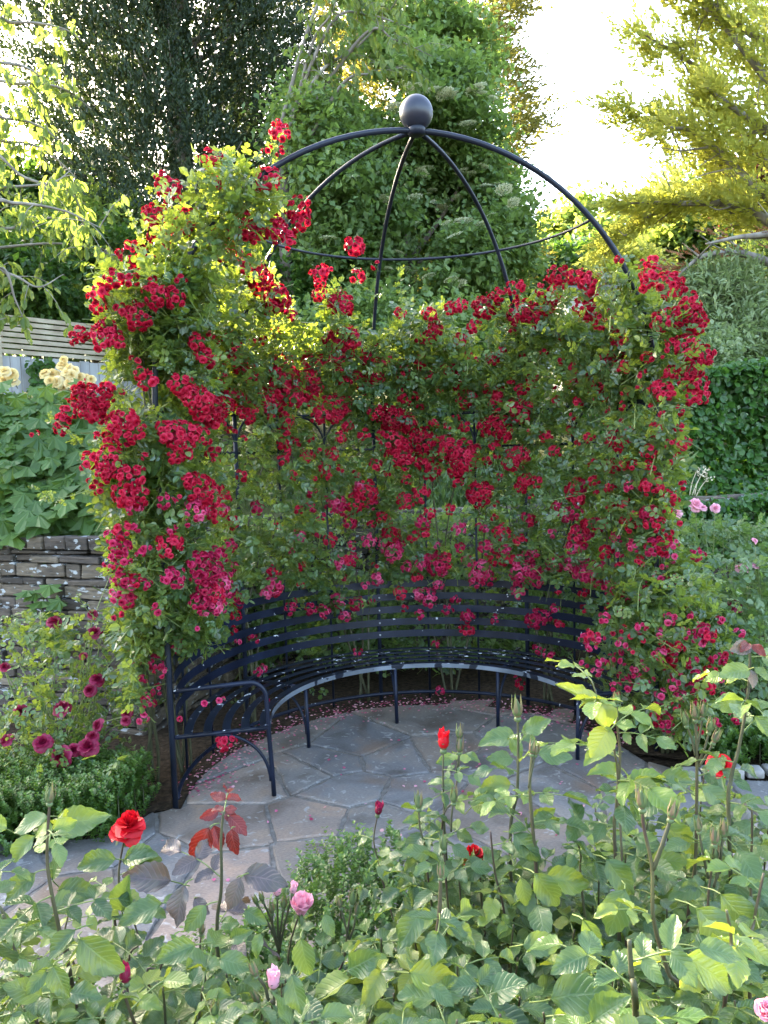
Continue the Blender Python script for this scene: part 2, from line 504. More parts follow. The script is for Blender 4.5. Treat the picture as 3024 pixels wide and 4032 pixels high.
ma = N(n, 'ShaderNodeMath', operation='ADD'); n.links.new(nz.outputs[0], ma.inputs[0]); n.links.new(nf.outputs[0], ma.inputs[1])
n.links.new(ma.outputs[0], bp.inputs['Height']); n.links.new(bp.outputs[0], b.inputs['Normal'])
M['slab'] = m
def clip(poly, a, b_, c):
    """keep the side a*x+b*y<=c"""
    o = []
    for i in range(len(poly)):
        p, q = poly[i], poly[(i+1) % len(poly)]
        dp, dq = a*p[0]+b_*p[1]-c, a*q[0]+b_*q[1]-c
        if dp <= 0:
            o.append(p)
        if dp*dq < 0:
            t = dp/(dp-dq)
            o.append((p[0]+t*(q[0]-p[0]), p[1]+t*(q[1]-p[1])))
    return o
# slabs seen in the picture: (x, y, tone)
sl_px = [(850, 2990, .35), (1010, 3070, .95), (1290, 3000, .12), (1370, 3110, .3), (1180, 3040, .45), (1420, 2925, .15), (1560, 2980, .22), (1750, 2960, .62), (1230, 3220, .8), (900, 3270, .75), (1480, 3230, .5), (1650, 3130, .3), (1950, 3000, .3), (2150, 3080, .4), (1900, 3180, .7), (620, 3420, .2), (330, 3370, .35), (1080, 2880, .5), (1700, 2830, .55), (2100, 2900, .45), (300, 3500, .6), (2560, 3100, .35), (2750, 3060, .55), (2940, 3060, .2), (900, 3430, .9), (1250, 3380, .7), (1600, 3330, .45), (2350, 3020, .2), (60, 3450, .25)]
seeds = [(*atz(x, y)[:2], t) for x, y, t in sl_px]
for i in range(400):
    x, y = U(-6, 6), U(2.1, 6)
    if min(math.hypot((x-s[0])*.8, y-s[1]) for s in seeds) > .55 and not (abs(x) < .9 and 3. < y < 5.2):
        seeds.append((x, y, U(0, 1)))
mb = MB()
for i, s in enumerate(seeds):
    poly = [(s[0]-1.2, s[1]-1.2), (s[0]+1.2, s[1]-1.2), (s[0]+1.2, s[1]+1.2), (s[0]-1.2, s[1]+1.2)]
    for j, q in enumerate(seeds):
        if i == j:
            continue
        dx, dy = q[0]-s[0], q[1]-s[1]
        L = math.hypot(dx, dy)
        if L > 2.4:
            continue
        a, b_ = dx/L, dy/L
        poly = clip(poly, a, b_, a*(s[0]+q[0])/2+b_*(s[1]+q[1])/2-.008)
        if len(poly) < 3:
            break
    if len(poly) < 3:
        continue
    # wander the edges
    P = np.array(poly)
    pts = []
    for k in range(len(P)):
        a, b_ = P[k], P[(k+1) % len(P)]
        L = np.linalg.norm(b_-a)
        ns = max(2, int(L/.035))
        for t in np.linspace(0, 1, ns, endpoint=False):
            p = a+(b_-a)*t
            w_ = math.sin(math.pi*t)
            o_ = .012*w_*math.sin(9*p[0]+5*p[1]+2*math.sin(13*p[1]))+.004*math.sin(50*p[0]+43*p[1])
            dn = np.array([-(b_-a)[1], (b_-a)[0]])/max(L, 1e-6)
            pts.append(p-dn*o_*0+dn*(abs(o_)*.9) if True else p)
    Q = np.array(pts)
    keep = inpoly(Q, pv)
    if keep.sum() < 3:
        continue
    if not keep.all():
        c = np.array(s[:2])
        if not inpoly(c[None], pv)[0]:
            c = Q[keep].mean(0)
        for _ in range(25):
            k2 = inpoly(Q, pv)
            if k2.all():
                break
            Q[~k2] = Q[~k2]*.93+c*.07
    c = Q.mean(0)
    zt = U(-.002, .003)
    nq = len(Q)
    inn = c+(Q-c)*(1-.012/np.maximum(np.linalg.norm(Q-c, axis=1, keepdims=True), .05))
    V = np.vstack([np.c_[Q, np.full(nq, -.02)], np.c_[Q, np.full(nq, zt-.006)], np.c_[inn, np.full(nq, zt)]])
    mb.add(V, [], s[2]) if False else None
    ii = np.arange(nq); jj = (ii+1) % nq
    mb.add(V, np.vstack([np.stack([ii, jj, jj+nq, ii+nq], 1), np.stack([ii+nq, jj+nq, jj+2*nq, ii+2*nq], 1)]), s[2])
    mb.f.append((mb.n-nq+ii)[None]); mb.m.append(np.array([0]))
struct(mb.build('paving', M['slab'], smooth=False), 'crazy paving of blue grey and rust brown slate slabs')
# kerb of small stones on the right
kb = thing('kerb_edging', 'low edging of small grey stones along the right bed by the paving', 'kerb', (3., 4.45, 0))
M['kerb'] = plainmat('kerb_stone', (.16, .15, .14), (.34, .32, .3), 14, .85, .3, .6)
mb = MB()
for i in range(26):
    x = 1.75+i*.13
    y = 4.36+.08*(x-1.7)
    box(mb, (x, y, .02), (.115+.02*U(-1, 1), .1, .07+.02*U(-1, 1)), Matrix.Rotation(U(-.15, .15), 3, 'Z'))
kk = mb.build('edging_stone', M['kerb'], kb)
bv = kk.modifiers.new('b', 'BEVEL'); bv.width = .012; bv.segments = 2
# ------------------------------------------------------------------ stone wall
m, n, b, out = newmat('dry_stone')
a_ = N(n, 'ShaderNodeAttribute', attribute_name='rnd')
tc = N(n, 'ShaderNodeTexCoord')
mp = N(n, 'ShaderNodeMapping'); mp.inputs['Scale'].default_value = (1, 1, 4)
n.links.new(tc.outputs['Object'], mp.inputs[0])
nz = N(n, 'ShaderNodeTexNoise'); nz.inputs['Scale'].default_value = 12; nz.inputs['Detail'].default_value = 8
n.links.new(mp.outputs[0], nz.inputs[0])
rA = ramp(n, [(0, (.04, .033, .028)), (.35, (.07, .056, .048)), (.65, (.1, .08, .062)), (1, (.16, .13, .1))], a_.outputs['Fac'])
rB = ramp(n, [(.3, (.6, .6, .6)), (.7, (1.3, 1.25, 1.15))], nz.outputs[0])
mx = N(n, 'ShaderNodeMixRGB', blend_type='MULTIPLY'); mx.inputs[0].default_value = 1
n.links.new(rA.outputs[0], mx.inputs[1]); n.links.new(rB.outputs[0], mx.inputs[2])
nl = N(n, 'ShaderNodeTexNoise'); nl.inputs['Scale'].default_value = 13; nl.inputs['Detail'].default_value = 5; nl.inputs['Distortion'].default_value = .1
mp2 = N(n, 'ShaderNodeMapping'); mp2.inputs['Scale'].default_value = (1, 1, 2); mp2.inputs['Location'].default_value = (0, 0, 5)
n.links.new(tc.outputs['Object'], mp2.inputs[0]); n.links.new(mp2.outputs[0], nl.inputs[0])
rl = ramp(n, [(.6, (0, 0, 0)), (.625, (.85, .85, .85))], nl.outputs[0])
mx3 = N(n, 'ShaderNodeMixRGB'); n.links.new(rl.outputs[0], mx3.inputs[0]); n.links.new(mx.outputs[0], mx3.inputs[1]); mx3.inputs[2].default_value = (.38, .4, .41, 1)
n.links.new(mx3.outputs[0], b.inputs['Base Color'])
b.inputs['Roughness'].default_value = .85
bp = N(n, 'ShaderNodeBump'); bp.inputs['Strength'].default_value = .7; bp.inputs['Distance'].default_value = .02
n.links.new(nz.outputs[0], bp.inputs['Height']); n.links.new(bp.outputs[0], b.inputs['Normal'])
M['stone'] = m
M['gap'] = plainmat('wall_core', (.008, .007, .006), (.02, .018, .015), 20, 1, 0, 0)
wall = thing('stone_wall', 'lichen spotted dark slate retaining wall behind the arbour and rose beds', 'wall', (-2.9, 5.75, 0))
mb = MB(); core = MB()
wp = [(-6.5, 6.95), (-2.9, 5.75), (-1.75, 5.38), (-1.3, 6.95), (.5, 7.2), (3.2, 7.8), (9, 9.2)]
for a, b_ in zip(wp[:-1], wp[1:]):
    a, b_ = np.array(a), np.array(b_)
    L = np.linalg.norm(b_-a)
    d = (b_-a)/L
    nn = np.array([d[1], -d[0]])
    ax = np.array([[d[0], d[1], 0], [nn[0], nn[1], 0], [0, 0, 1]])
    mid = (a+b_)/2-nn*.14
    box(core, (mid[0], mid[1], .64), (L, .16, 1.36), ax)
    z = -.05
    row = 0
    while z < 1.38:
        h = U(.03, .13)
        if z+h > 1.36:
            h = 1.42-z
        u = -U(0, .15)
        while u < L:
            w_ = U(.14, .42)
            if row % 3 == 1:
                w_ *= .7
            u1 = min(u+w_, L+.02)
            if u1-u > .04:
                c = a+d*((u+u1)/2)+nn*(U(-.035, .02)-.03)
                box(mb, (c[0], c[1], z+h/2), (u1-u-.012, .15, h-.01), Matrix.Rotation(U(-.03, .03), 3, 'Y')@Matrix(ax.tolist()) if True else ax, rnd=U(0, 1))
            u = u1
        z += h
        row += 1
core.build('wall_core', M['gap'], wall, smooth=False)
o = mb.build('stonework', M['stone'], wall, smooth=False)
bv = o.modifiers.new('b', 'BEVEL'); bv.width = .012; bv.segments = 2
sb_ = o.modifiers.new('d', 'DISPLACE')
tx = bpy.data.textures.new('rough', 'CLOUDS'); tx.noise_scale = .08
sb_.texture = tx; sb_.strength = .035; sb_.texture_coords = 'GLOBAL'
# ------------------------------------------------------------------ arbour
SPR, RINGZ, TZ, T2Z, SEAT, RF = 2.2709, 1.0496, 2.2471, 1.9858, .4078, .9535
arb = thing('metal_arbour', 'black metal rose arbour with open dome ribs topped by a large ball', 'arbour', (CXA, CYA, 0))
def part(name, pts, r, mat, parent, n=10):
    mb = MB(); tube(mb, pts, r, n)
    return mb.build(name, mat, parent)
def dome(k, t, R=RA):
    p = kp(k, R*math.cos(t), SPR+RA*math.sin(t))
    return p
# the front arch is one bent pipe with both posts
pts = [kp(0, RA, -.02), kp(0, RA, .8), kp(0, RA, 1.6)]+[dome(0, t) for t in np.linspace(0, math.pi/2, 26)]+[dome(4, t) for t in np.linspace(math.pi/2, 0, 26)[1:]]+[kp(4, RA, 1.6), kp(4, RA, .8), kp(4, RA, -.02)]
part('arch', pts, .0165, M['arch'], arb, 14)
for k in (1, 2, 3):
    part('post', [kp(k, RA, -.02), kp(k, RA, 1.2), kp(k, RA, SPR)], .0155, M['arch'], arb)
    part('rib', [dome(k, t) for t in np.linspace(0, math.pi/2-.03, 28)], .0135, M['arch'], arb)
for i in range(12):
    if (i+1) % 3:
        k = (i+1)/3
        part('upright', [kp(k, RA, 0), kp(k, RA, TZ)], .0085, M['arch'], arb, 8)
t0 = math.asin(RINGZ/RA)
part('dome_ring', [dome(k, t0) for k in np.linspace(0, 4, 60)], .0085, M['arch'], arb, 8)
part('upper_ring', [kp(k, RA-.0, TZ) for k in np.linspace(0, 4, 60)], .011, M['arch'], arb, 8)
part('middle_ring', [kp(k, RA, T2Z) for k in np.linspace(0, 4, 60)], .009, M['arch'], arb, 8)
part('base_ring', [kp(k, RA-.01, .05) for k in np.linspace(0, 4, 60)], .014, M['navy'], arb, 8)
for i in range(12):
    k0 = i/3
    pts = [kp(k0+(1-math.cos(t))/6, RA, T2Z+.01+(TZ-T2Z-.02)*math.sin(t)) for t in np.linspace(0, math.pi, 14)]
    part('hoop', pts, .0085, M['arch'], arb, 8)
bc = np.array([CXA, CYA, SPR+RA+.097])
bpy.ops.mesh.primitive_uv_sphere_add(segments=48, ring_count=24, radius=.094)
o = bpy.context.object; o.name = 'ball_finial'; o.parent = arb; o.location = (0, 0, bc[2]); o.scale = (1, 1, 1.03)
o.data.materials.append(M['ball'])
for p in o.data.polygons: p.use_smooth = True
mb = MB(); tube(mb, [[CXA, CYA, SPR+RA-.028], [CXA, CYA, SPR+RA-.02], [CXA, CYA, SPR+RA+.012], [CXA, CYA, SPR+RA+.045]], [.03, .05, .05, .03], 20)
mb.build('hub', M['arch'], arb)
M['tie'] = plainmat('pale_tie', (.4, .38, .3), (.6, .56, .45), 10, .8)
for z, tk in ((1.18, 0), (.45, 0)):
    p = atz(0, 0)
part('wire', [at(1100, 1262, 5.6), at(1340, 1280, 5.8)], .002, M['tie'] if 'tie' in M else M['navy'], arb, 5)
mb = MB()
tp = dome(4, .23)
for q in (-.006, .006):
    a_ = np.linspace(0, 2*np.pi, 14)
    tube(mb, [tp+np.array([.019*math.cos(x), .019*math.sin(x), q+.007*math.cos(x)]) for x in a_], .003, 5, cap=False)
mb.build('tie', M['tie'], arb)
# ------------------------------------------------------------------ bench
ben = thing('curved_bench', 'navy metal curved bench of flat strips with chipped paint inside the arbour', 'bench', (CXA, CYA, 0))
def strip(name, r, z, w_, th, mat, parent, k0=0., k1=4., vertical=False, n=70, bend=0):
    mb = MB()
    ks = np.linspace(k0, k1, n)
    if vertical:
        prof = [(-th/2, -w_/2), (th/2, -w_/2), (th/2+bend, w_/2), (-th/2+bend, w_/2)]
    else:
        prof = [(-w_/2, -th/2), (w_/2, -th/2), (w_/2, th/2), (-w_/2, th/2)]
    V = np.array([[kp(k, r+a, z+b_) for a, b_ in prof] for k in ks]).reshape(-1, 3)
    i = np.arange(n-1)[:, None]*4; j = np.arange(4)[None]
    F = np.stack([i+j, i+4+j, i+4+(j+1) % 4, i+(j+1) % 4], -1).reshape(-1, 4)
    mb.add(V, F)
    mb.f.append(np.array([[0, 1, 2, 3], [4*n-1, 4*n-2, 4*n-3, 4*n-4]])); mb.m.append(np.zeros(2, int))
    o = mb.build(name, mat, parent, smooth=False)
    b_ = o.modifiers.new('b', 'BEVEL'); b_.width = .0015; b_.segments = 2
    return o
for r in (1.41, 1.305, 1.2, 1.095, .99):
    strip('seat_slat', r, SEAT+.018, .047, .005, M['seat'], ben, -.035, 4.03)
strip('front_edge', .949, SEAT+.008, .03, .005, M['edge'], ben, .02, 3.98, True)
for j, z in enumerate((.927, .826, .726, .626, .53)):
    strip('back_slat', 1.474, z, .054, .005, M['navy'], ben, 0.05, 3.98, True, bend=.003)
for k in range(5):
    legk = 'leg'
    f0 = kp(k, RF, 0); f1 = kp(k, RF, SEAT)
    if k == 0:
        pts = [kp(0, RA-.02, .665), kp(0, 1.3, .672), kp(0, 1.09, .678)]+[kp(0, 1.07-.1*math.sin(t), .58+.1*math.cos(t)) for t in np.linspace(.25, math.pi/2, 7)]+[kp(0, .965, .4), kp(0, RF, .15), kp(0, RF-.005, 0)]
        part('armrest', pts, .0135, M['navy'], ben, 12)
    else:
        part('leg', [kp(k, RF-.004, 0), kp(k, RF, .2), kp(k, RF+.006, SEAT)], .013, M['navy'], ben, 12)
    part('seat_rail', [kp(k, RF+.005, SEAT-.001), kp(k, RA-.015, SEAT-.006)], .013, M['navy'], ben, 10)
    part('brace', [kp(k, RF+.012+.3*math.sin(t)*1.0, .12+(SEAT-.135)*(1-math.cos(t)) if False else .1+(SEAT-.118)*math.sin(math.pi/2-(math.pi/2-t))) for t in np.linspace(0, .01, 2)] if False else [kp(k, RF+.31-.3*math.cos(t), .09+(SEAT-.105)*math.sin(t)) for t in np.linspace(0, math.pi/2, 14)], .0095, M['navy'], ben, 10)
M['bolt'] = plainmat('bolt_steel', (.5, .52, .55), (.7, .72, .75), 10, .35, .5, 0, .8)
for z in (.927, .826, .726, .626, .53):
    mb = MB()
    c = kp(2, 1.468, z); d = kdir(2)
    tube(mb, [c, c-np.array([d[0], d[1], 0])*.006], .0075, 10)
    mb.build('bolt', M['bolt'], ben)
# ------------------------------------------------------------------ climbing roses
C0 = np.array([CXA, CYA])
LP, RP = kp(0, RA), kp(4, RA)
def cyl(px, py, c, r, far):
    d = ray(px, py); o_ = -np.array(c)
    a = d[0]**2+d[1]**2; b_ = d[0]*o_[0]+d[1]*o_[1]; cc = o_@o_-r*r
    D = b_*b_-a*cc
    if D < 0:
        return None
    return (-b_+(math.sqrt(D) if far else -math.sqrt(D)))/a
def cover(px, py):
    """point of the rose-covered surface of the arbour seen along this direction, and its outward normal"""
    d = ray(px, py); o_ = np.array([0, 0, CH])
    best = None
    for c, r, zt in ((LP[:2]+[-.06, .03], .36, 2.9), (RP[:2]+[.07, 0], .28, 2.8)):
        t = cyl(px, py, c, r, False)
        if t and (o_+d*t)[2] < zt:
            p = o_+d*t
            best = (p, nrm(np.array([p[0]-c[0], p[1]-c[1], .15])))
    if best:
        return best
    t = cyl(px, py, C0, 1.34, True)
    if t:
        p = o_+d*t
        if p[2] > SPR:
            s = np.array([CXA, CYA, SPR]); q = o_-s
            a = d@d; b_ = d@q; cc = q@q-1.42**2; D = b_*b_-a*cc
            if D > 0:
                p = o_+d*((-b_+math.sqrt(D))/a)
        if p[2] < SPR+.9 and px > 700:
            return p, nrm(np.array([C0[0]-p[0], C0[1]-p[1], .35]))
    Y = 4.3 if px < 1500 else 4.85
    return o_+d*Y, nrm(np.array([-.3 if px < 1500 else .3, -1, .4]))
FL = {}
FL['A'] = (0, 0, "1215,575,40 1195,535,22 1155,648,20 1212,655,20 905,690,38 945,690,25 930,735,25 925,805,35 700,775,30 740,825,45 665,930,45 735,935,30 805,955,50 850,950,35 690,1010,45 715,1085,40 575,1100,55 640,1140,35 1155,780,50 1050,935,30 1075,1000,50 1110,1030,30 990,1000,35 965,1075,50 1015,1095,30 1285,900,50 1300,960,40 1200,1000,45 1245,1040,35 1195,955,25 780,1208,25 490,1205,40 425,1270,40 430,1325,35 675,1275,50 755,1290,45 530,1340,30 600,1365,60 570,1215,30 1085,1150,45 1120,1200,50 1150,1215,30 1190,1290,55 1215,1310,40 1260,1365,25 1160,1330,35 1120,1250,35 1535,1070,42 1380,1180,35 1420,1165,18 1385,1225,25 1380,1270,30 1550,1195,30 1465,1310,50 1440,1300,30 1500,1335,25 655,1220,25 1625,1150,18 925,1005,18 460,1410,35")
FL['B'] = (1512, 0, "1015,1125,18 570,1245,35 495,1275,32 750,1190,40 820,1195,30 860,1205,35 900,1220,45 905,1265,30 700,1250,40 760,1235,35 745,1290,25 440,1330,50 405,1320,25 285,1335,28 330,1320,30 200,1360,30 70,1355,25 590,1350,50 650,1360,45 670,1380,35 560,1375,30 870,1320,45 880,1360,35 960,1385,45 1120,1140,20 1165,1135,25 1150,1190,45 1125,1240,25 1235,1235,55 1270,1250,30 1325,1310,40 1310,1360,55 1350,1400,45 1220,1385,50 1180,1395,25 390,1410,30 220,1415,30 710,1330,30")
FL['C'] = (0, 1200, "340,130,35 370,140,25 450,140,55 500,155,40 440,110,35 325,155,22 580,240,18 605,300,30 640,330,40 385,420,75 350,380,45 430,400,50 400,460,55 470,370,30 470,400,22 510,378,18 290,470,35 265,510,35 270,545,28 150,555,17 540,500,50 580,550,45 490,520,40 540,560,45 470,580,30 420,565,18 535,615,20 780,345,45 820,390,50 860,420,60 910,450,60 880,470,50 920,500,45 740,350,20 740,555,55 720,540,50 800,565,55 860,570,45 780,600,45 760,655,35 800,650,30 700,530,25 925,635,30 930,665,20 625,655,20 470,660,50 480,710,50 385,680,40 450,720,40 570,740,50 600,720,25 550,810,60 590,830,50 580,870,40 540,850,40 400,770,25 430,800,25 710,850,35 820,760,35 860,790,60 900,830,50 850,890,50 880,860,40 775,840,20 940,790,25 970,830,30 1040,740,25 800,945,20 745,975,22 540,975,40 590,965,20 500,1010,40 520,1050,45 530,1090,40 730,1040,50 760,1040,30 605,1075,25 635,1050,18 475,1120,30 500,1140,20 860,1120,50 900,1140,55 930,1170,40 980,1150,30 1000,1130,25 850,1180,30 750,1180,45 770,1200,30 630,1210,28 560,1200,30 530,1180,40 590,1190,30 520,1240,45 550,1275,40 940,1210,60 980,1230,40 920,1250,50 880,1230,35 1025,1275,35 910,1300,50 860,1290,45 940,1300,40 670,1305,15 850,165,35 905,130,20 945,150,20 985,130,20 1020,190,30 1000,220,25 955,245,25 1195,120,25 1135,155,20 1090,160,18 1060,255,35 1070,300,40 1030,275,30 960,320,25 880,220,40 910,240,30 1215,280,60 1200,340,60 1240,330,55 1250,380,55 1280,400,40 1330,320,45 1340,360,50 1340,400,35 1350,250,40 1320,205,20 1160,400,45 1150,440,40 1185,430,35 1165,470,25 1000,400,40 970,440,40 1050,430,35 1080,460,30 1040,470,25 1075,490,25 1240,500,35 1230,545,25 1055,580,15 1000,545,20 1450,160,50 1430,210,50 1490,180,45 1520,150,40 1510,120,30 1460,230,30 1590,225,35 1625,160,18 1480,280,30 1485,330,30 1540,310,25 1620,300,40 1630,330,30 1575,360,32 1440,430,45 1470,450,40 1490,420,30 1400,470,40 1370,490,30 1450,480,35 1620,465,30 1650,470,20 1470,570,25 1380,630,12 1340,580,20 1220,600,25 1240,630,20 1225,670,25 1280,595,20 1400,700,25 1410,740,20 1580,810,50 1600,850,30 1550,790,25 1530,860,40 1450,850,40 1470,880,30 1430,880,20 1510,935,30 1390,915,20 1650,920,25 1640,590,15 1460,1115,30 1520,1100,30 1490,1110,30 1180,1150,30 1185,1210,35 1150,1250,25 1200,1240,20 1270,1290,20 1540,1290,30 1460,1280,30 1110,880,30 1265,740,20 930,900,40 960,890,30 1000,940,30 940,1080,40 990,1040,30 1200,960,20 1260,1065,15")
FL['D'] = (1512, 1200, "215,120,35 190,145,30 155,150,20 330,155,28 520,190,18 555,118,20 470,235,30 280,275,30 325,285,18 75,285,35 100,340,18 770,125,20 765,245,18 690,205,15 635,350,22 625,315,12 665,315,12 730,352,12 545,330,20 320,350,18 100,395,40 490,385,30 480,410,30 485,450,20 570,440,35 590,470,40 620,440,25 360,410,40 1005,140,30 1000,190,50 970,220,35 1020,170,30 1040,150,25 920,330,50 880,325,25 950,340,30 1010,270,40 1040,270,30 940,400,30 1035,435,20 1200,370,45 1230,380,30 1180,360,25 1245,180,35 1300,180,50 1320,210,40 1380,215,40 1390,240,30 1350,230,30 1330,280,45 1350,340,45 1350,390,45 1300,330,30 1340,400,35 1310,300,40 1280,455,22 1205,470,15 1275,530,25 1290,600,35 1230,598,20 1270,660,18 1245,680,15 1290,780,20 1175,540,30 1145,635,32 1160,775,45 1190,790,25 1140,770,25 1235,830,30 1255,850,20 440,530,35 490,520,45 510,545,40 525,570,25 30,490,50 60,500,50 100,510,40 40,580,60 80,620,40 170,590,50 140,570,30 60,650,50 90,680,35 180,650,40 170,680,40 210,720,35 200,740,25 270,600,35 240,600,25 255,640,30 340,650,60 320,700,45 375,640,40 350,680,50 295,720,20 320,760,30 570,670,50 590,650,35 550,690,30 485,655,15 1000,590,40 1050,570,35 1030,600,30 1010,620,25 990,700,35 1040,690,25 1075,690,25 740,635,25 830,800,45 850,790,30 835,840,30 745,870,25 790,910,30 830,900,30 660,765,25 610,760,30 590,790,25 410,820,50 440,800,30 380,820,25 160,820,35 90,850,35 195,900,25 170,940,30 175,985,25 15,930,20 30,1000,40 20,1040,40 40,1070,40 60,1040,30 165,1110,35 230,1120,50 260,1110,35 250,1150,25 190,1100,25 365,1108,25 440,1050,30 510,985,35 525,1060,25 480,1100,30 520,1100,30 400,1180,35 440,1180,35 420,1150,40 600,1150,50 640,1150,40 590,1200,35 580,1240,30 660,1190,30 570,1110,30 620,1090,30 650,1075,20 620,930,30 640,935,20 840,1000,40 860,980,40 830,1040,40 900,950,35 940,950,30 880,960,30 820,1120,35 870,1150,50 840,1150,35 900,1160,30 980,1220,35 920,1200,25 1030,1220,20 740,1120,40 1040,930,25 1070,950,35 1080,920,30 1150,910,40 1165,940,40 1130,900,25 1080,1040,30 1170,1050,40 1200,1040,40 1240,1030,30 1225,990,25 1020,1080,15 960,1070,30 940,1130,20 415,960,20 440,970,15 1275,945,15 1350,1080,30 190,1265,40 150,1250,25 750,1235,15 860,1245,22 1305,1300,20")
FL['E'] = (0, 2200, "760,370,30 745,390,25 590,440,25 570,395,15 670,450,35 700,490,25 620,520,20 640,625,30 630,600,20 620,690,20 1010,310,20 1095,345,22 1030,360,15 1130,480,20 1110,490,15 885,628,14 950,610,15 985,790,35 960,800,25 1170,620,12 850,305,15 1540,405,18 1020,250,25 1030,180,30 1190,60,25 1255,215,25 1280,195,20 1540,190,30 1470,200,20 1490,250,25 775,695,12 680,570,25 670,230,20 510,245,20")
FL['F'] = (1512, 2200, "180,165,40 365,310,25 330,305,15 225,370,20 660,260,40 700,245,25 640,270,30 755,285,20 735,215,20 665,390,20 700,410,20 725,415,18 900,340,35 870,350,25 935,350,20 895,385,20 860,458,20 940,450,25 920,490,20 975,470,18 1025,365,20 1015,410,15 1030,445,18 985,430,20 1085,475,20 1040,510,25 1000,550,25 1090,520,30 1060,560,20 1190,420,30 1215,380,25 1240,430,30 1200,445,30 1270,380,25 1250,400,25 1265,500,30 1250,540,25 1160,530,15 1380,320,40 1360,350,30 1410,330,25 1320,245,15 1450,265,22 1540,320,22 1440,430,30 1465,440,20 1485,405,18 1305,205,20 1045,240,30 590,545,22 575,515,12 245,570,20 1185,655,35 1225,700,30 1210,720,25 1150,660,20 1260,640,20 1360,735,20 1440,710,20 1520,680,25 910,760,25 1235,760,20 1180,700,20")
flowers = []
for kx, (ox, oy, s) in FL.items():
    for e in s.split():
        x, y, r = map(float, e.split(','))
        flowers.append((ox+x*.9114, oy+y*.9114, r*.9114))
# drop near duplicates
fs = []
for f in sorted(flowers, key=lambda q: -q[2]):
    if all(math.hypot(f[0]-q[0], f[1]-q[1]) > .27*(q[2]+f[2]) for q in fs):
        fs.append(f)
def petal(l, w_, cup, opn, az, wob=0, g=(3, 3)):
    """curved petal: grid g, opening angle from the axis, base at the origin"""
    nu, nv = g
    V = []
    for j in range(nv):
        v = j/(nv-1)
        for i in range(nu):
            u = i/(nu-1)*2-1
            ww = w_*(.35+.65*math.sin(min(1, v*1.15)*math.pi/2)) * (1 if v < .9 else .86)
            x = u*ww
            a = opn*(.45+.75*v)
            rr = l*v
            out = rr*math.sin(a)-cup*l*.35*u*u*(v)
            up = rr*math.cos(a)+cup*l*.25*u*u*v + wob*l*math.sin(3*u+5*v+az*7)*.08
            V.append((out, x, up))
    V = np.array(V)
    c, s = math.cos(az), math.sin(az)
    R = np.array([[c, s, 0], [-s, c, 0], [0, 0, 1]])
    V = V@R
    I = (np.arange(nv-1)[:, None]*nu+np.arange(nu-1)[None])
    F = np.stack([I, I+1, I+nu+1, I+nu], -1).reshape(-1, 4)
    return V, F
def floret(layers=((6, 1.0, .62, .5, 1.45), (6, .85, .5, .6, 1.0), (5, .65, .4, .8, .6), (3, .4, .3, .9, .25)), g=(3, 3), jit=.15):
    Vs, Fs, Rs, n0 = [], [], [], 0
    for li, (k, l, w_, cup, opn) in enumerate(layers):
        a0 = U(0, 6.28)
        for i in range(k):
            V, F = petal(l*U(.88, 1.08), w_*U(.9, 1.1), cup, opn*U(.88, 1.12), a0+i*2*math.pi/k+U(-jit, jit), 1, g)
            Vs.append(V); Fs.append(F+n0); n0 += len(V)
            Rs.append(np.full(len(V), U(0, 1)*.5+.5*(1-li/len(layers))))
    return np.vstack(Vs), np.vstack(Fs), np.concatenate(Rs)
FLOR = [floret() for _ in range(5)]
def frame(nv, spin=None):
    z = nrm(nv); r = rdir(1)[0]
    x = nrm(np.cross(r, z)); y = np.cross(z, x)
    return np.array([x, y, z])
def truss_mesh(n, mats, rf=.023):
    """n florets over a dome that faces +Z, thin green stalks joining below"""
    mb = MB()
    off = U(-.22, .3)
    R = rf*.68*math.sqrt(n)
    stalk0 = np.array([0, 0, -R*.9-.05])
    for i in range(n):
        t = (i+.5)/n
        th = math.acos(1-t*1.05) if n > 1 else 0
        ph = i*2.39996+U(-.4, .4)
        d = np.array([math.sin(th)*math.cos(ph), math.sin(th)*math.sin(ph), math.cos(th)])
        p = d*R*np.array([U(.95, 1.2), U(.85, 1.1), .6])+rng.normal(size=3)*.004
        V, F, r_ = FLOR[rng.integers(5)]
        fr_ = frame(d+rdir(1)[0]*.25)
        s = rf*U(.62, 1.14)
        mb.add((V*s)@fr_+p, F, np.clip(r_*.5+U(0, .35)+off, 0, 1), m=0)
        tube(mb, [p-fr_[2]*.002, p-fr_[2]*.022, stalk0*.6+p*.25, stalk0], .0011, 4, cap=False, m=1)
        # calyx
        tube(mb, [p-fr_[2]*.008, p-fr_[2]*.003], [.002, .005], 5, cap=False, m=1)
    for i in range(max(1, n//4)):
        d = nrm(rdir(1)[0]+[0, 0, .8]); p = d*R*1.15
        tube(mb, [p, p+d*.005, p+d*.011, p+d*.015], [.001, .0045, .0035, .0005], 6, m=2 if i % 2 else 1)
        tube(mb, [p, stalk0*.5+p*.3, stalk0], .001, 4, cap=False, m=1)
    return mb.build('flower_truss', mats)
TR = {}
for pal in ('red', 'redpink'):
    for n_ in (1, 2, 3, 5, 8, 12, 17, 24, 34):
        lst = []
        for _ in range(6):
            o = truss_mesh(n_, [M[pal], M['calyx'], M[pal]])
            lst.append(o.data)
            bpy.data.objects.remove(o)
        TR[(pal, n_)] = lst
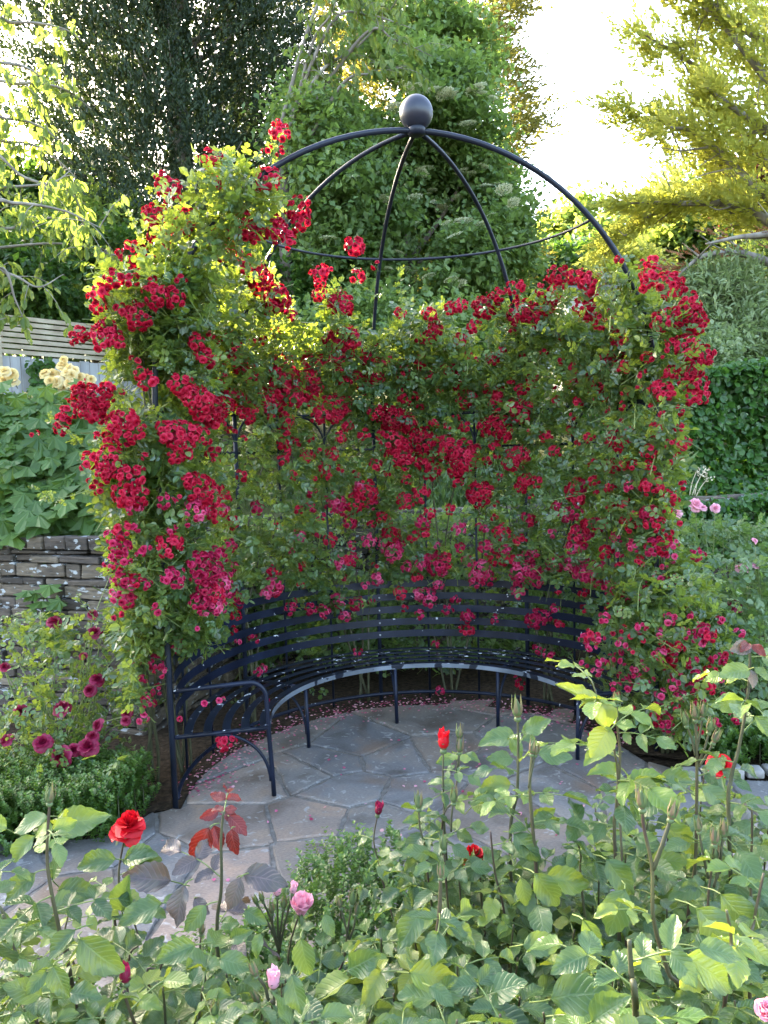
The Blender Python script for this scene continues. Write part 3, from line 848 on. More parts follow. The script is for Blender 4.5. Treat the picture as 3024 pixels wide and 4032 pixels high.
# five plants, each rooted beside a post
PX = [545, 790, 1160, 1575, 1960, 2340, 2560, 9999]
KB = [-.04, .35, 1.05, 1.9, 2.45, 3.1, 3.7, 4.02]
NAMES = ['climbing rose outside the left front post, its sprays reaching furthest left over the stone wall',
         'climbing rose up the left front post, arching over it to the highest blooms',
         'climbing rose on the back left side with the densest deep red clusters',
         'climbing rose just left of the middle back post, its lone bloom touching the dome ring',
         'climbing rose just right of the middle back post above the centre of the bench',
         'climbing rose on the back right side with a long row of blooms along its top',
         'climbing rose just inside the right front post, hanging over the right end of the seat',
         'climbing rose outside the right front post, sprawling down to the right bed']
plants = []
for i, k in enumerate(KB):
    b_ = kp(k, RA+.1, -.02)
    plants.append(thing('climbing_rose', NAMES[i], 'climbing rose', b_, 'crimson climbing roses trained on the arbour'))
def which(x):
    return int(np.searchsorted(PX, x))
cnt = [sum(1 for f in fs if which(f[0]) == i) for i in range(8)]
for q_ in range(1500):
    x, y = U(1000, 2700), U(1400, 2440)
    if q_ % 3 == 0:
        x, y = U(2300, 2860), U(2380, 2800)
        if x-2300 < (y-2480)*.5:
            continue
    if x > 2690 and y < 2300:
        continue
    if y > 2300 and x < 2300 and U(0, 1) < .6:
        continue
    i = which(x)
    if cnt[i] < 102 and all(math.hypot(x-q[0], y-q[1]) > q[2]+26 for q in fs):
        fs.append((x, y, U(11, 27)))
        cnt[i] += 1
NS = np.array([1, 2, 3, 5, 8, 12, 17, 24, 34])
for (x, y, r) in fs:
    p, nn = cover(x, y)
    if x > 2240 and y > 2420:
        p = at(x, y, 4.42-.25*np.clip((x-2240)/500, 0, 1)+U(-.08, .08)); nn = nrm(np.array([0, -1, .6]))
    if x < 760 and y > 2500:
        p = at(x, y, 4.2+U(-.1, .15))
    rw = r/FPX*p[1]
    nf = max(1, (rw*1.1/(.023*.68))**2*.85)
    n_ = int(NS[np.argmin(abs(np.log(NS)-math.log(nf)))])
    pal = 'redpink' if (y > 1900 and U(0, 1) < np.clip((y-1800)/500, 0, .8)) else 'red'
    me = TR[(pal, n_)][rng.integers(6)]
    pl = plants[which(x)]
    o = link('flower_truss', me, pl)
    view = nrm(np.array([0, 0, CH])-p)
    nv = nrm(nn*.5+view*.9+np.array([0, 0, .35])+rdir(1)[0]*.3)
    f3 = frame(nv)
    mm = Matrix(((f3[0][0], f3[1][0], f3[2][0]), (f3[0][1], f3[1][1], f3[2][1]), (f3[0][2], f3[1][2], f3[2][2])))
    Rt = .023*.66*math.sqrt(n_)
    sc_ = float(np.clip(rw*1.15/(Rt+.012), .85, 1.35))
    pp = p-np.array(pl.location)
    o.matrix_local = Matrix.Translation(Vector(pp))@mm.to_4x4()@Matrix.Scale(sc_, 4)
print('trusses', [sum(1 for o in bpy.data.objects if o.parent == p and o.name.startswith('flower')) for p in plants])
# foliage of the climbers: sampled on the arbour's shell and around its posts
OUT = [(430, 2960), (520, 2850), (520, 2600), (450, 2420), (440, 2230), (430, 2050), (380, 1900), (390, 1750), (440, 1650), (450, 1500), (450, 1400), (420, 1300), (400, 1240), (420, 1180), (400, 1120), (430, 1050), (500, 960), (560, 880), (590, 780), (590, 700), (660, 690), (740, 740), (790, 640), (840, 590), (920, 620), (980, 600), (1030, 640), (1060, 560), (1080, 500), (1130, 480), (1140, 600), (1160, 700), (1200, 800), (1200, 900), (1170, 990), (1080, 1000), (1060, 1040), (1110, 1120), (1170, 1230), (1200, 1290), (1270, 1290), (1250, 1170), (1290, 1100), (1370, 1060), (1430, 1010), (1500, 1040), (1505, 1150), (1560, 1200), (1580, 1110), (1600, 1110), (1620, 1210), (1700, 1210), (1850, 1215), (1960, 1180), (2030, 1170), (2110, 1130), (2180, 1120), (2330, 1110), (2400, 1060), (2430, 1010), (2500, 1060), (2560, 1040), (2620, 1080), (2700, 1150), (2730, 1300), (2740, 1450), (2720, 1560), (2690, 1650), (2670, 1900), (2650, 2000), (2640, 2100), (2700, 2180), (2780, 2300), (2850, 2420), (2880, 2560), (2790, 2640), (2760, 2760), (2790, 2860), (2600, 2960), (2480, 2880), (2400, 2750), (2280, 2640), (2230, 2540), (2140, 2500), (1900, 2700), (1500, 2700), (1000, 2760), (720, 2960)]
def shell(n, k0, k1, z0, z1, r, sr):
    k = U(k0, k1, n); z = U(z0, z1, n); rr = r+rng.normal(size=n)*sr
    d = kdir(k)
    return np.c_[CXA+d[:, 0]*rr, CYA+d[:, 1]*rr, z]
def domeshell(n, k0, k1, t0_, t1_, r, sr):
    k = U(k0, k1, n); t = U(t0_, t1_, n); rr = r+rng.normal(size=n)*sr
    d = kdir(k)
    return np.c_[CXA+d[:, 0]*rr*np.cos(t), CYA+d[:, 1]*rr*np.cos(t), SPR+rr*np.sin(t)]
def ball(n, c, r):
    return np.array(c)+rdir(n)*(U(0, 1, n)**.4)[:, None]*np.array(r)
def colm(n, c, r, z0, z1):
    a = U(0, 6.283, n); rr = r*np.sqrt(U(.05, 1, n))
    return np.c_[c[0]+rr*np.cos(a), c[1]+rr*np.sin(a), U(z0, z1, n)]
P = np.vstack([
    shell(12000, -.1, 4.1, .75, 2.8, 1.49, .12),
    shell(3600, -.1, 4.1, .1, .95, 1.78, .15),
    domeshell(2600, -.15, 1.7, -.05, .62, 1.5, .1),
    domeshell(2300, 2.4, 4.1, -.05, .6, 1.5, .1),
    domeshell(1000, 1.7, 2.4, -.05, .5, 1.5, .09),
    domeshell(1400, -.2, .35, .0, .95, 1.52, .13),
    colm(3300, LP[:2]+[-.06, .05], .36, .5, 3.0),
    colm(3000, RP[:2]+[.1, 0], .38, .2, 2.8),
    ball(420, (-1.6, 4.15, 1.9), (.42, .3, .5)),
    ball(1300, (1.75, 4.5, .75), (.5, .45, .6)),
    ball(900, (2.0, 4.4, .45), (.45, .35, .4)),
    ball(500, (-1.45, 4.25, .75), (.35, .35, .55))])
Q = proj(P)
ok = inpoly(Q, OUT)
nzv = snoise(P, 5.5)+.5*snoise(P, 13, 3)
thr = np.full(len(P), -.42)
thr[(Q[:, 1] > 2290) & (Q[:, 0] > 880) & (Q[:, 0] < 2300)] = .5          # sparse over the bench back
hole = ((Q[:, 0]-1840)/190)**2+((Q[:, 1]-2040)/150)**2 < 1
thr[hole] = .25
thr[(np.hypot(Q[:, 0]-860, Q[:, 1]-1700) < 120)] = .15
thr[(Q[:, 1] > 2560) & (Q[:, 0] > 560) & (Q[:, 0] < 900)] = .75
ok &= (nzv > thr) & (P[:, 2] > .03)
ok &= ~((Q[:, 1] > 2780) & (Q[:, 0] < 900))
# keep the space in front of the bench free
rr_ = np.hypot(P[:, 0]-CXA, P[:, 1]-CYA)
ok &= ~((P[:, 2] < .8) & (rr_ < 1.44) & (Q[:, 0] < 2250) & (Q[:, 0] > 700))
P, Q = P[ok], Q[ok]
print('climber leaves', len(P))
idx = np.searchsorted(PX, Q[:, 0])
def compound(mb, P, size, nl=5, mats=1, out=None, rn=None, tm=L6, up=.55):
    """pinnate leaves: leaflet pairs along a drooping rachis"""
    n = len(P)
    ax = rdir(n)
    if out is not None:
        ax = ax*.8+out
    ax[:, 2] = ax[:, 2]*.6-.1
    ax = nrm(ax)
    nn = nrm(np.array([0, -.35, 1.])*up+rdir(n)*.75)
    side = nrm(np.cross(ax, nn))
    nn = np.cross(side, ax)
    s = size*U(.7, 1.25, n)
    base = U(0, 1, n) if rn is None else rn
    spec_ = [(1.9, 0, 1), (1.15, 1, .95), (1.15, -1, .95), (.5, 1, .75), (.5, -1, .75)][:nl]
    for (t, sd, f) in spec_:
        p = P+ax*(s*t*.8)[:, None]
        dd = ax if sd == 0 else nrm(side*sd+ax*.55+nn*.1)
        cloud(mb, p, dd+rdir(n)*.15, nn+rdir(n)*.25, s*f*U(.85, 1.15, n), tm, np.clip(base+U(-.12, .12, n), 0, 1), 1.15)
    return ax
for i, pl in enumerate(plants):
    m_ = idx == i
    Pi = P[m_]
    out = nrm(np.c_[Pi[:, 0]-CXA, Pi[:, 1]-CYA, np.zeros(len(Pi))])*.2+np.array([0, -.35, .1])
    mb = MB()
    compound(mb, Pi, .043, 5, out=out, rn=np.clip(rng.beta(1.3, 2.2, len(Pi)), 0, 1))
    lm = mb
    # canes
    mb = MB()
    k = KB[i]
    for c in range(3 if i == 0 else 4):
        kk = k+U(-.06, .06)+(.3 if i == 0 else 0); pts = []
        dk = U(-.5, .5)
        top = U(1.6, 2.7)
        for s_ in range(12):
            t = s_/11
            kk2 = np.clip(kk+dk*t**1.3+.05*math.sin(5*t+c), -.05, 4.05)
            pts.append(kp(kk2, RA+(.16*(1-t) if i == 0 else 0)+.04+.04*math.sin(7*t+c*2), top*t))
        tube(mb, bez(pts, 4), np.linspace(.011, .004, 45)[:len(bez(pts, 4))] if False else np.linspace(.011, .004, len(bez(pts, 4))), 6)
    mb.build('cane', M['cane'], pl)
    # fine shoots carrying leaves and flowers
    mb = lm
    sel = Pi[rng.choice(len(Pi), min(len(Pi), 420), replace=False)]
    for p in sel:
        d = nrm(rdir(1)[0]+np.array([0, -.3, .5]))
        L = U(.12, .32)
        side = rdir(1)[0]*.05
        tube(mb, bez([p-d*L*.6, p+side*.5, p+d*L*.5+np.array([0, 0, -.03])], 4), np.linspace(.0028, .0012, 8), 4, cap=False, m=1)
    mb.build('leaves', [M['climb'], M['canegreen']], pl, smooth=False)
# long free shoots seen against the background
def sprig(pl, pxs, Y, n_leaf=10, size=.02, mat='climb', rn=(.7, 1)):
    pts = np.array([at(x, y, Y+.03*j) for j, (x, y) in enumerate(pxs)])
    c = bez(pts, 8)
    mb = MB()
    tube(mb, c, np.linspace(.003, .001, len(c)), 5, cap=False, m=1)
    ii = rng.integers(0, len(c), n_leaf)
    compound(mb, c[ii]+rng.normal(size=(n_leaf, 3))*.008, size, 5, rn=U(rn[0], rn[1], n_leaf))
    mb.build('leaves', [M['climb'], M['canegreen']], pl, smooth=False)
for pi, pxs, Y, nl_ in [(0, [(560, 960), (530, 880), (480, 800)], 4.3, 26), (0, [(640, 860), (610, 760), (612, 680)], 4.3, 20), (0, [(420, 1120), (370, 1080), (350, 1040)], 4.3, 12), (0, [(330, 1760), (260, 1690), (200, 1640)], 4.0, 16), (0, [(520, 1900), (360, 1930), (220, 1960), (110, 1910)], 3.95, 30), (0, [(880, 760), (900, 660), (905, 600)], 4.35, 26), (0, [(1090, 700), (1060, 600), (1090, 520)], 4.35, 18),
                        (2, [(1590, 1260), (1580, 1160), (1572, 1060)], 5.6, 26), (1, [(1500, 1180), (1420, 1120), (1390, 1050)], 5.5, 16), (4, [(2700, 1250), (2740, 1200), (2760, 1150)], 4.8, 10), (4, [(2520, 1120), (2560, 1060), (2610, 1020)], 4.8, 14), (4, [(2500, 2620), (2680, 2560), (2860, 2540)], 4.2, 22), (4, [(2560, 2800), (2700, 2740), (2860, 2700)], 4.1, 22), (4, [(2600, 2300), (2740, 2260), (2860, 2300), (2930, 2420)], 4.2, 24), (0, [(470, 2480), (360, 2420), (300, 2330)], 4.1, 16), (1, [(980, 970), (1030, 1010), (1040, 1090)], 4.5, 16)]:
    sprig(plants[which(pxs[0][0])], pxs, Y, nl_)
# fallen petals
mb = MB()
n = 1100
kk = U(0.1, 3.9, n); rr = 1.36+rng.normal(size=n)*.1
d = kdir(kk)
pp = np.c_[CXA+d[:, 0]*rr, CYA+d[:, 1]*rr, np.full(n, .006)]
n2 = 120
p2 = np.c_[U(-1.3, 1.7, n2), U(3.2, 5.6, n2), np.full(n2, .006)]
pp = np.vstack([pp, p2])
dd = rdir(len(pp)); dd[:, 2] *= .15
cloud(mb, pp, dd, np.array([0, 0, 1.])+rdir(len(pp))*.3, U(.012, .024, len(pp)), L6, U(0, 1, len(pp)), 1.5)
M['fallen'] = leafmat('fallen_petals', [(.3, .02, .06), (.55, .12, .22), (.75, .45, .5), (.6, .3, .25)], (.6, .2, .3), .3, .7, .2)
o = mb.build('fallen_petals', M['fallen'], smooth=False); o['kind'] = 'stuff'; o['label'] = 'pink and white petals fallen around the bench'
mb = MB()
n = 1500
pp = np.c_[CXA+kdir(U(-.2, 4.2, n))*U(1.33, 2.2, n)[:, None], np.full(n, .012)]
dd = rdir(n); dd[:, 2] *= .25
cloud(mb, pp, dd, np.array([0, 0, 1.])+rdir(n)*.5, U(.015, .045, n), L6, U(0, 1, n), 1.2)
M['dead'] = leafmat('dead_leaves', [(.05, .03, .015), (.12, .08, .035), (.22, .16, .07)], (.2, .12, .04), .2, .8, .2)
o = mb.build('leaf_litter', M['dead'], smooth=False); o['kind'] = 'stuff'; o['label'] = 'dead brown leaves on the soil behind the bench'
mb = MB()
struct(sheet('soil_bed', [tuple(kp(k, prad(k))[:2]) for k in np.linspace(4, 0, 30)]+[(-1.36, 4.14), (-1.42, 3.93), (-1.6, 3.86), (-6, 3.2), (-6, 7.2), (7, 8.6), (7, 4.7), (2.4, 4.38)], -.004, M['soil']), 'dark soil of the flower beds')
# ------------------------------------------------------------------ background trees
def ground_z(x, y):
    return float(hillz(np.array(x), np.array(y))) if y > wy(x)+.1 else 0.
def clumps(n, ells, shell=.55):
    """n clump centres inside a set of ellipsoids (c, r), denser near the surface"""
    vols = np.array([e[1][0]*e[1][1]*e[1][2] for e in ells])**.67
    k = rng.choice(len(ells), n, p=vols/vols.sum())
    c = np.array([e[0] for e in ells])[k]; r = np.array([e[1] for e in ells])[k]
    return c+rdir(n)*r*(shell+(1-shell)*U(0, 1, n)**.7)[:, None], nrm((rdir(n)*0+1)), k
def broadleaf(name, label, base, ells, nclump, nleaf, lsize, mat, sig=.22, tmpl=L4, group=None, trunk_r=.14, cat='tree', mask=None, droop=0, bark='bark', trunk_top=None, shell=.55, crown='crown', limbs=7, wid=1.):
    t = thing(name, label, cat, base, group)
    c, _, _ = clumps(nclump, ells, shell)
    if mask is not None:
        q = proj(c)
        c = c[mask(q)]
    c = c[snoise(c, 1.6, 5) > -.22]
    nclump = len(c)
    k = np.repeat(np.arange(nclump), nleaf)
    n = len(k)
    mid = np.array([e[0] for e in ells]).mean(0)
    sg = sig*U(.6, 1.3, nclump)[k]
    off = rng.normal(size=(n, 3))*sg[:, None]*np.array([1, 1, .6])
    P = c[k]+off
    out = nrm(P-mid)
    dirs = nrm(out*.5+rdir(n)*.9+np.array([0, 0, -.15-droop]))
    nor = nrm(np.array([0, 0, 1.])+rdir(n)*.7+out*.3)
    mb = MB()
    rn = np.clip(U(0, 1, nclump)[k]*.6+U(0, .4, n), 0, 1)
    cloud(mb, P, dirs, nor, lsize*U(.65, 1.25, n), tmpl, rn, wid)
    mb.build(crown, mat, t, smooth=False)
    mb = MB()
    b_ = np.array(base, float)
    top = mid if trunk_top is None else np.array(trunk_top)
    tube(mb, bez([b_-[0, 0, .1], b_*.6+top*.4+rdir(1)[0]*.12, top], 8), np.linspace(trunk_r, trunk_r*.45, 16), 9)
    mb.build('trunk', M[bark], t)
    if limbs:
        mb = MB()
        for i in range(limbs):
            s = b_+(top-b_)*U(.3, .95)
            e = c[rng.integers(nclump)]
            m_ = (s+e)/2+np.array([0, 0, .1])+rdir(1)[0]*.15
            tube(mb, bez([s, m_, e], 8), np.linspace(trunk_r*.4, trunk_r*.08, 16), 6)
        mb.build('limbs', M[bark], t)
    return t, c
def plumes(mb, bases, dirs, L, n, size, spread=.5, tmpl=SPRAY, rnb=None, fl=1.):
    """feathery shoots: n sprays set along each axis"""
    m_ = len(bases)
    k = np.repeat(np.arange(m_), n)
    t = np.tile(np.linspace(.02, 1, n), m_)+U(-.03, .03, m_*n)
    L = np.broadcast_to(np.asarray(L, float), (m_,))
    ax = nrm(dirs)
    side = rdir(m_*n)
    side = side-ax[k]*np.sum(side*ax[k], 1, keepdims=True)
    side[:, 2] *= fl
    side = nrm(side)
    w_ = (1-t)*.9+.12
    P = bases[k]+ax[k]*(t*L[k])[:, None]+side*(w_*L[k]*.16)[:, None]
    d = nrm(ax[k]+side*spread*(1.3-t)[:, None]+np.array([0, 0, .12]))
    r_ = U(0, 1, m_) if rnb is None else rnb
    cloud(mb, P, d, side+rdir(m_*n)*.4, size*(.6+.5*w_)*U(.8, 1.2, m_*n), tmpl, np.clip(r_[k]*.7+U(0, .3, m_*n), 0, 1), 1.)
# the big dark cypress
L4W = (np.array([[0, 0, 0], [-.24, .5, .06], [0, 1, 0], [.24, .5, .06]]), np.array([[0, 2, 1], [0, 3, 2]]))
def X_at(px, Y):
    return float(at(px, 1700, Y)[0])
cb = (X_at(760, 14.), 14., ground_z(X_at(760, 14), 14.))
cy = thing('cypress_tree', 'tall dark green cypress with dense upright foliage behind the arbour, left of centre', 'tree', cb)
mb = MB()
n = 16000
hh = U(0, 1, n)
zz = 3.1+hh*10.5
rad = np.interp(zz, [2.5, 4.5, 6.5, 8.5, 11, 13.7], [2., 2.3, 2.5, 2.45, 2.2, .9])
a_ = U(0, 2*np.pi, n)
rr2 = rad*U(.08, 1, n)**.5*(1+.22*np.sin(a_*3+zz*1.1)+.14*np.sin(a_*7+zz*2.3))
B_ = np.c_[cb[0]+rr2*np.cos(a_), cb[1]+rr2*np.sin(a_), zz]
out = nrm(np.c_[np.cos(a_), np.sin(a_), np.full(n, 1.1)]+rdir(n)*.35)
plumes(mb, B_, out, U(.16, .38, n), 22, .085, 1.1, L4W)
# longer boughs on the left, lower ones sweeping out
n = 700
tt_ = U(0, 1, n)
st = np.array([cb[0]-1.8, cb[1]-.6, 5.6]); en = np.array([cb[0]-3.6, cb[1]-1.1, 6.1])
B_ = st+(en-st)*tt_[:, None]+rng.normal(size=(n, 3))*[.25, .3, .18]*(1.2-tt_)[:, None]
plumes(mb, B_, nrm(np.array([-.7, -.1, .8])+rdir(n)*.4), U(.16, .36, n), 22, .085, 1.1, L4W)
mb.build('crown', M['conifer'], cy, smooth=False)
mb = MB()
tube(mb, [np.array(cb)-[0, 0, .2], [cb[0]+.05, cb[1], 6], [cb[0]-.05, cb[1], 10], [cb[0], cb[1], 13.3]], [.3, .24, .15, .04], 12)
mb.build('trunk', M['barkgrey'], cy)
mb = MB()
for i in range(110):
    z = U(3.2, 12.5); a = U(0, 6.283); r = float(np.interp(z, [2.5, 6.5, 11, 13.7], [2.1, 2.3, 1.6, .3]))
    s = np.array([cb[0], cb[1], z]); e = s+np.array([r*math.cos(a), r*math.sin(a), r*U(.2, .6)])
    tube(mb, bez([s, (s+e)/2-[0, 0, .12*r*.5], e], 6), np.linspace(.035, .008, 12), 5)
mb.build('limbs', M['barkgrey'], cy)
# elder in flower
def Zat(py, px, Y):
    return float(at(px, py, Y)[2])
def E(px, py, Y, rx, rz, ry=None):
    """ellipsoid centred on a picture direction at depth Y, radii in photo pixels turned to metres there"""
    c = at(px, py, Y)
    return (c, (rx/FPX*Y, (ry if ry else min(rx, rz)/FPX*Y), rz/FPX*Y))
EY = 11.5
eb = (X_at(1560, EY), EY, ground_z(0, EY))
eells = [E(1560, 700, EY, 470, 420, 1.4), E(1650, 1000, EY, 440, 340, 1.4), E(1450, 1050, EY, 330, 300, 1.3), E(1600, 420, EY, 330, 200, 1.), E(1800, 850, EY, 270, 300, 1.2), E(1250, 950, EY+.5, 250, 350, 1.), E(1900, 620, EY, 110, 90, .5), E(1930, 980, EY, 130, 160, .6), E(1760, 330, EY, 120, 90, .5), E(1400, 330, EY, 200, 150, .7), E(1320, 560, EY, 220, 260, 1.), E(1270, 420, 12.4, 150, 300, .5), E(1300, 700, 10.1, 150, 330, .4), E(1560, 180, 12.4, 260, 200, .8), E(1780, 220, 12.6, 170, 150, .7)]
el, ec = broadleaf('elder_tree', 'broad green elder dotted with flat cream flower heads behind the arbour dome', eb, eells, 2500, 56, .105, M['elder'], .17, group=None, trunk_r=.13, shell=.5)
# umbels facing the light
UM = "1180,430 1205,100 880,0 1270,520 1370,490 940,480 1085,500 1090,640 1015,660 1130,690 850,670 830,530 1050,525 680,550 1190,800 1280,790 1020,800 1370,805 1430,755 1400,495 1490,600 1500,620 1230,870 1320,530 1070,890 1090,1090 1210,1110 1265,1130 1000,1070 870,1050 930,960 1060,870 540,885 1480,590 1550,690 1400,600 970,1050 1110,620 1160,720 1250,660"
UW = "980,65 1030,50 1110,80 1180,100 1300,260 1360,60 1380,95 910,170 1340,80 1440,120"
mbu = MB()
for i in range(70):
    r = .5*math.sqrt((i+.5)/70); ph = i*2.39996
    p = np.array([[r*math.cos(ph), r*math.sin(ph), .12-.35*r*r+U(-.02, .02)]])
    for q in range(3):
        cloud(mbu, p+rng.normal(size=(1, 3))*.02, rdir(1)*[1, 1, .2], np.array([[0, 0, 1.]]), .1, L4, None, 1.6)
for i in range(8):
    a = i*.785
    tube(mbu, [[0, 0, -.35], [.3*math.cos(a), .3*math.sin(a), .06]], .008, 4, cap=False, m=1)
uo = mbu.build('flower_head', [M['white'], M['calyx']], smooth=False)
um_me = uo.data
bpy.data.objects.remove(uo)
cq = proj(ec)
for e in (UM+' '+UW).split():
    x, y = map(float, e.split(','))
    x, y = 900+x*.7233, 300+y*.7233
    dd_ = np.hypot(cq[:, 0]-x, cq[:, 1]-y)
    near = dd_ < 70
    Y = ec[near, 1].min()-.12 if near.any() else EY-1.
    p = at(x, y, Y)
    o = link('flower_head', um_me, el)
    s = U(.11, .25)
    o.scale = (s, s, s*.9)
    o.location = Vector(p)-Vector(eb)
    o.rotation_euler = (Matrix.Rotation(U(0, 6.28), 3, 'Z')@Matrix.Rotation(U(0, .5), 3, 'X')).to_euler()
# olive cypress behind the elder
OY = 17.
ob = (X_at(1690, OY), OY, ground_z(3, OY))
oc = thing('olive_cypress', 'taller olive brown cypress with pointed sprays rising behind the flowering elder', 'tree', ob)
mb = MB()
n = 1500
n = 3600
zz = U(4, 14.5, n)
rad = np.interp(zz, [3.5, 6, 9, 11.5, 14.5], [1.2, 1.85, 2.1, 2.0, 1.8])
a_ = U(0, 6.283, n)
B_ = np.c_[ob[0]+rad*U(.3, 1, n)**.5*np.cos(a_)*(1+.25*np.sin(zz*2.3)), ob[1]+rad*U(.3, 1, n)*np.sin(a_), zz]
plumes(mb, B_, nrm(np.c_[np.cos(a_), np.sin(a_)*.6, np.full(n, .25)]+rdir(n)*.35), U(.35, .8, n), 26, .12, .9, L4W)
mb.build('crown', M['browncyp'], oc, smooth=False)
mb = MB(); tube(mb, [np.array(ob)-[0, 0, .3], [ob[0], ob[1], 9], [ob[0], ob[1], 13.5]], [.3, .2, .05], 10); mb.build('trunk', M['bark'], oc)
# cherries: long leaves hanging in rows from arching twigs
def cherry(name, label, base, twigs, lsize=.12, step=.035, mat='cherry', r0=.03, wob=.3):
    t = thing(name, label, 'tree', base)
    mb = MB(); lb = MB()
    b_ = np.array(base, float)
    for tw in twigs:
        pts = bez(np.array(tw), 10)
        tube(mb, pts, np.linspace(tw_r(tw), .004, len(pts)), 6)
        d = np.linalg.norm(np.diff(pts, axis=0), axis=1); s = np.r_[0, np.cumsum(d)]
        # side shoots
        L = s[-1]
        for q in range(int(L/.16)):
            u = U(.15, 1)*L
            c = np.array([np.interp(u, s, pts[:, j]) for j in range(3)])
            sd = nrm(rdir(1)[0]+[0, 0, .1])
            e = c+sd*U(.2, .5)+np.array([0, 0, -.08])
            sp = bez([c, (c+e)/2+[0, 0, .05], e], 5)
            tube(mb, sp, np.linspace(.006, .002, len(sp)), 4, cap=False)
            m_ = int(U(7, 15))
            ii = rng.integers(1, len(sp), m_)
            P_ = sp[ii]+rng.normal(size=(m_, 3))*.02
            dr = nrm(rdir(m_)*.55+np.array([0, 0, -.85])+sd*.3)
            cloud(lb, P_, dr, rdir(m_)+nrm(np.array([0, -.4, .5])), lsize*U(.6, 1.15, m_), L6, U(0, 1, m_), .75)
    mb.build('branches', M['barkgrey'], t)
    lb.build('leaves', M[mat], t, smooth=False)
    return t, mb
def tw_r(tw):
    return .028
def W(x, y, Y):
    return at(x, y, Y)
CY = 7.6
tb = np.array([-6.6, 8.2, ground_z(-6.6, 8.4)])
T1 = tb+[0, 0, 2.6]
tw = []
for path in ([(-150, 1000), (0, 975), (250, 960), (480, 1010)], [(-200, 640), (60, 560), (200, 610), (300, 700)], [(-200, 400), (80, 330), (250, 350), (360, 430)], [(-200, 760), (0, 740), (200, 720), (280, 670)], [(-150, 150), (60, 90), (240, 110), (340, 170)], [(-200, 1030), (40, 1080), (150, 1130), (250, 1080)], [(-200, 880), (20, 900), (150, 870), (210, 850)], [(-200, 500), (40, 470), (160, 500), (240, 560)], [(-200, 280), (20, 250), (130, 280), (200, 350)], [(-200, 560), (100, 700), (280, 760), (330, 900)], [(-150, 820), (60, 800), (250, 830), (400, 900)], [(-200, 1100), (0, 1050), (60, 1180), (90, 1250)]):
    Yb = CY+U(-.8, 1.)
    tw.append([T1+[0, 0, U(-.6, .8)]]+[W(x, y, Yb+.1*j) for j, (x, y) in enumerate(path)])
ch1, _ = cherry('cherry_tree', 'cherry with drooping sunlit yellow green leaves reaching in above the slatted fence', tb, tw)
mb = MB(); tube(mb, bez([tb-[0, 0, .2], tb+[.1, 0, 1.3], T1, T1+[.3, .2, 1.8]], 8), np.linspace(.15, .07, 25)[:len(bez([tb, tb, T1, T1], 8))], 10) if False else tube(mb, [tb-[0, 0, .2], tb+[.1, 0, 1.3], T1, T1+[.3, .2, 1.8]], [.16, .13, .1, .04], 10)
mb.build('trunk', M['bark'], ch1)
tb2 = np.array([X_at(1130, 10.3), 10.3, ground_z(-1, 10.3)])
T2 = tb2+[.1, 0, 4.2]
tw = []
for path in ([(1250, 300), (1400, 190), (1520, 60), (1600, -60)], [(1220, 200), (1300, 60), (1350, -60)], [(1350, 330), (1480, 290), (1600, 260)], [(1300, 100), (1450, 60), (1620, 110)], [(1250, 20), (1400, -40), (1600, -80)], [(1420, 150), (1560, 160), (1700, 220)]):
    tw.append([T2+rdir(1)[0]*.2]+[W(x, y, 10.1+U(-.3, .2)) for (x, y) in path])
ch2, _ = cherry('cherry_tree', 'cherry whose pale leafy twigs hang between the dark cypress and the elder', tb2, tw, .12)
mb = MB(); tube(mb, [tb2-[0, 0, .2], tb2+[.05, 0, 2], T2], [.12, .1, .06], 10); mb.build('trunk', M['bark'], ch2)
# bushes and trees behind the fence, left
def bl(name, label, px, py, Y, rx, rz, nc, nl, ls, mat, cat='shrub', sig=.16, extra=(), mask=None, **k):
    x = X_at(px, Y)
    return broadleaf(name, label, (x, Y, ground_z(x, Y)), [E(px, py, Y, rx, rz)]+[E(*e) for e in extra], nc, nl, ls, M[mat], sig, cat=cat, mask=mask, trunk_r=.06, **k)
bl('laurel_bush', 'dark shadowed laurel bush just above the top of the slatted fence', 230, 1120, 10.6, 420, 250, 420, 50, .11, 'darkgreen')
bl('hazel_tree', 'yellow green sunlit hazel between the cherry and the dark cypress', 400, 1050, 11.5, 240, 280, 420, 50, .1, 'green', 'tree', extra=[(150, 1000, 12, 280, 200), (560, 1150, 11, 200, 200)])
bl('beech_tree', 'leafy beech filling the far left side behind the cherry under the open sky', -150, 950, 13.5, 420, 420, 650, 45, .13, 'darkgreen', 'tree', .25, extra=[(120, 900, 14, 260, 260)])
broadleaf('ash_tree', 'tall unseen ash added beyond the left edge to shade the near roses', (-11.3, 14, 2.6), [((-11.3, 14, 8.), (2.4, 2.2, 3.6)), ((-12.5, 13, 6.5), (2, 2, 3)), ((-9.6, 14, 6.2), (1.3, 1.5, 2.2))], 900, 55, .15, M['green'], .3, trunk_r=.2)  # unseen tree, added to keep direct sun off the near bed
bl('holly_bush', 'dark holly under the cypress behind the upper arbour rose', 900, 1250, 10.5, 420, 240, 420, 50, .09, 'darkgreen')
bl('hazel_bush', 'green hazel bush seen through the climbing roses at the back of the arbour', 1500, 1500, 9.6, 700, 330, 600, 50, .09, 'elder', extra=[(2320, 1370, 9.8, 260, 140)])
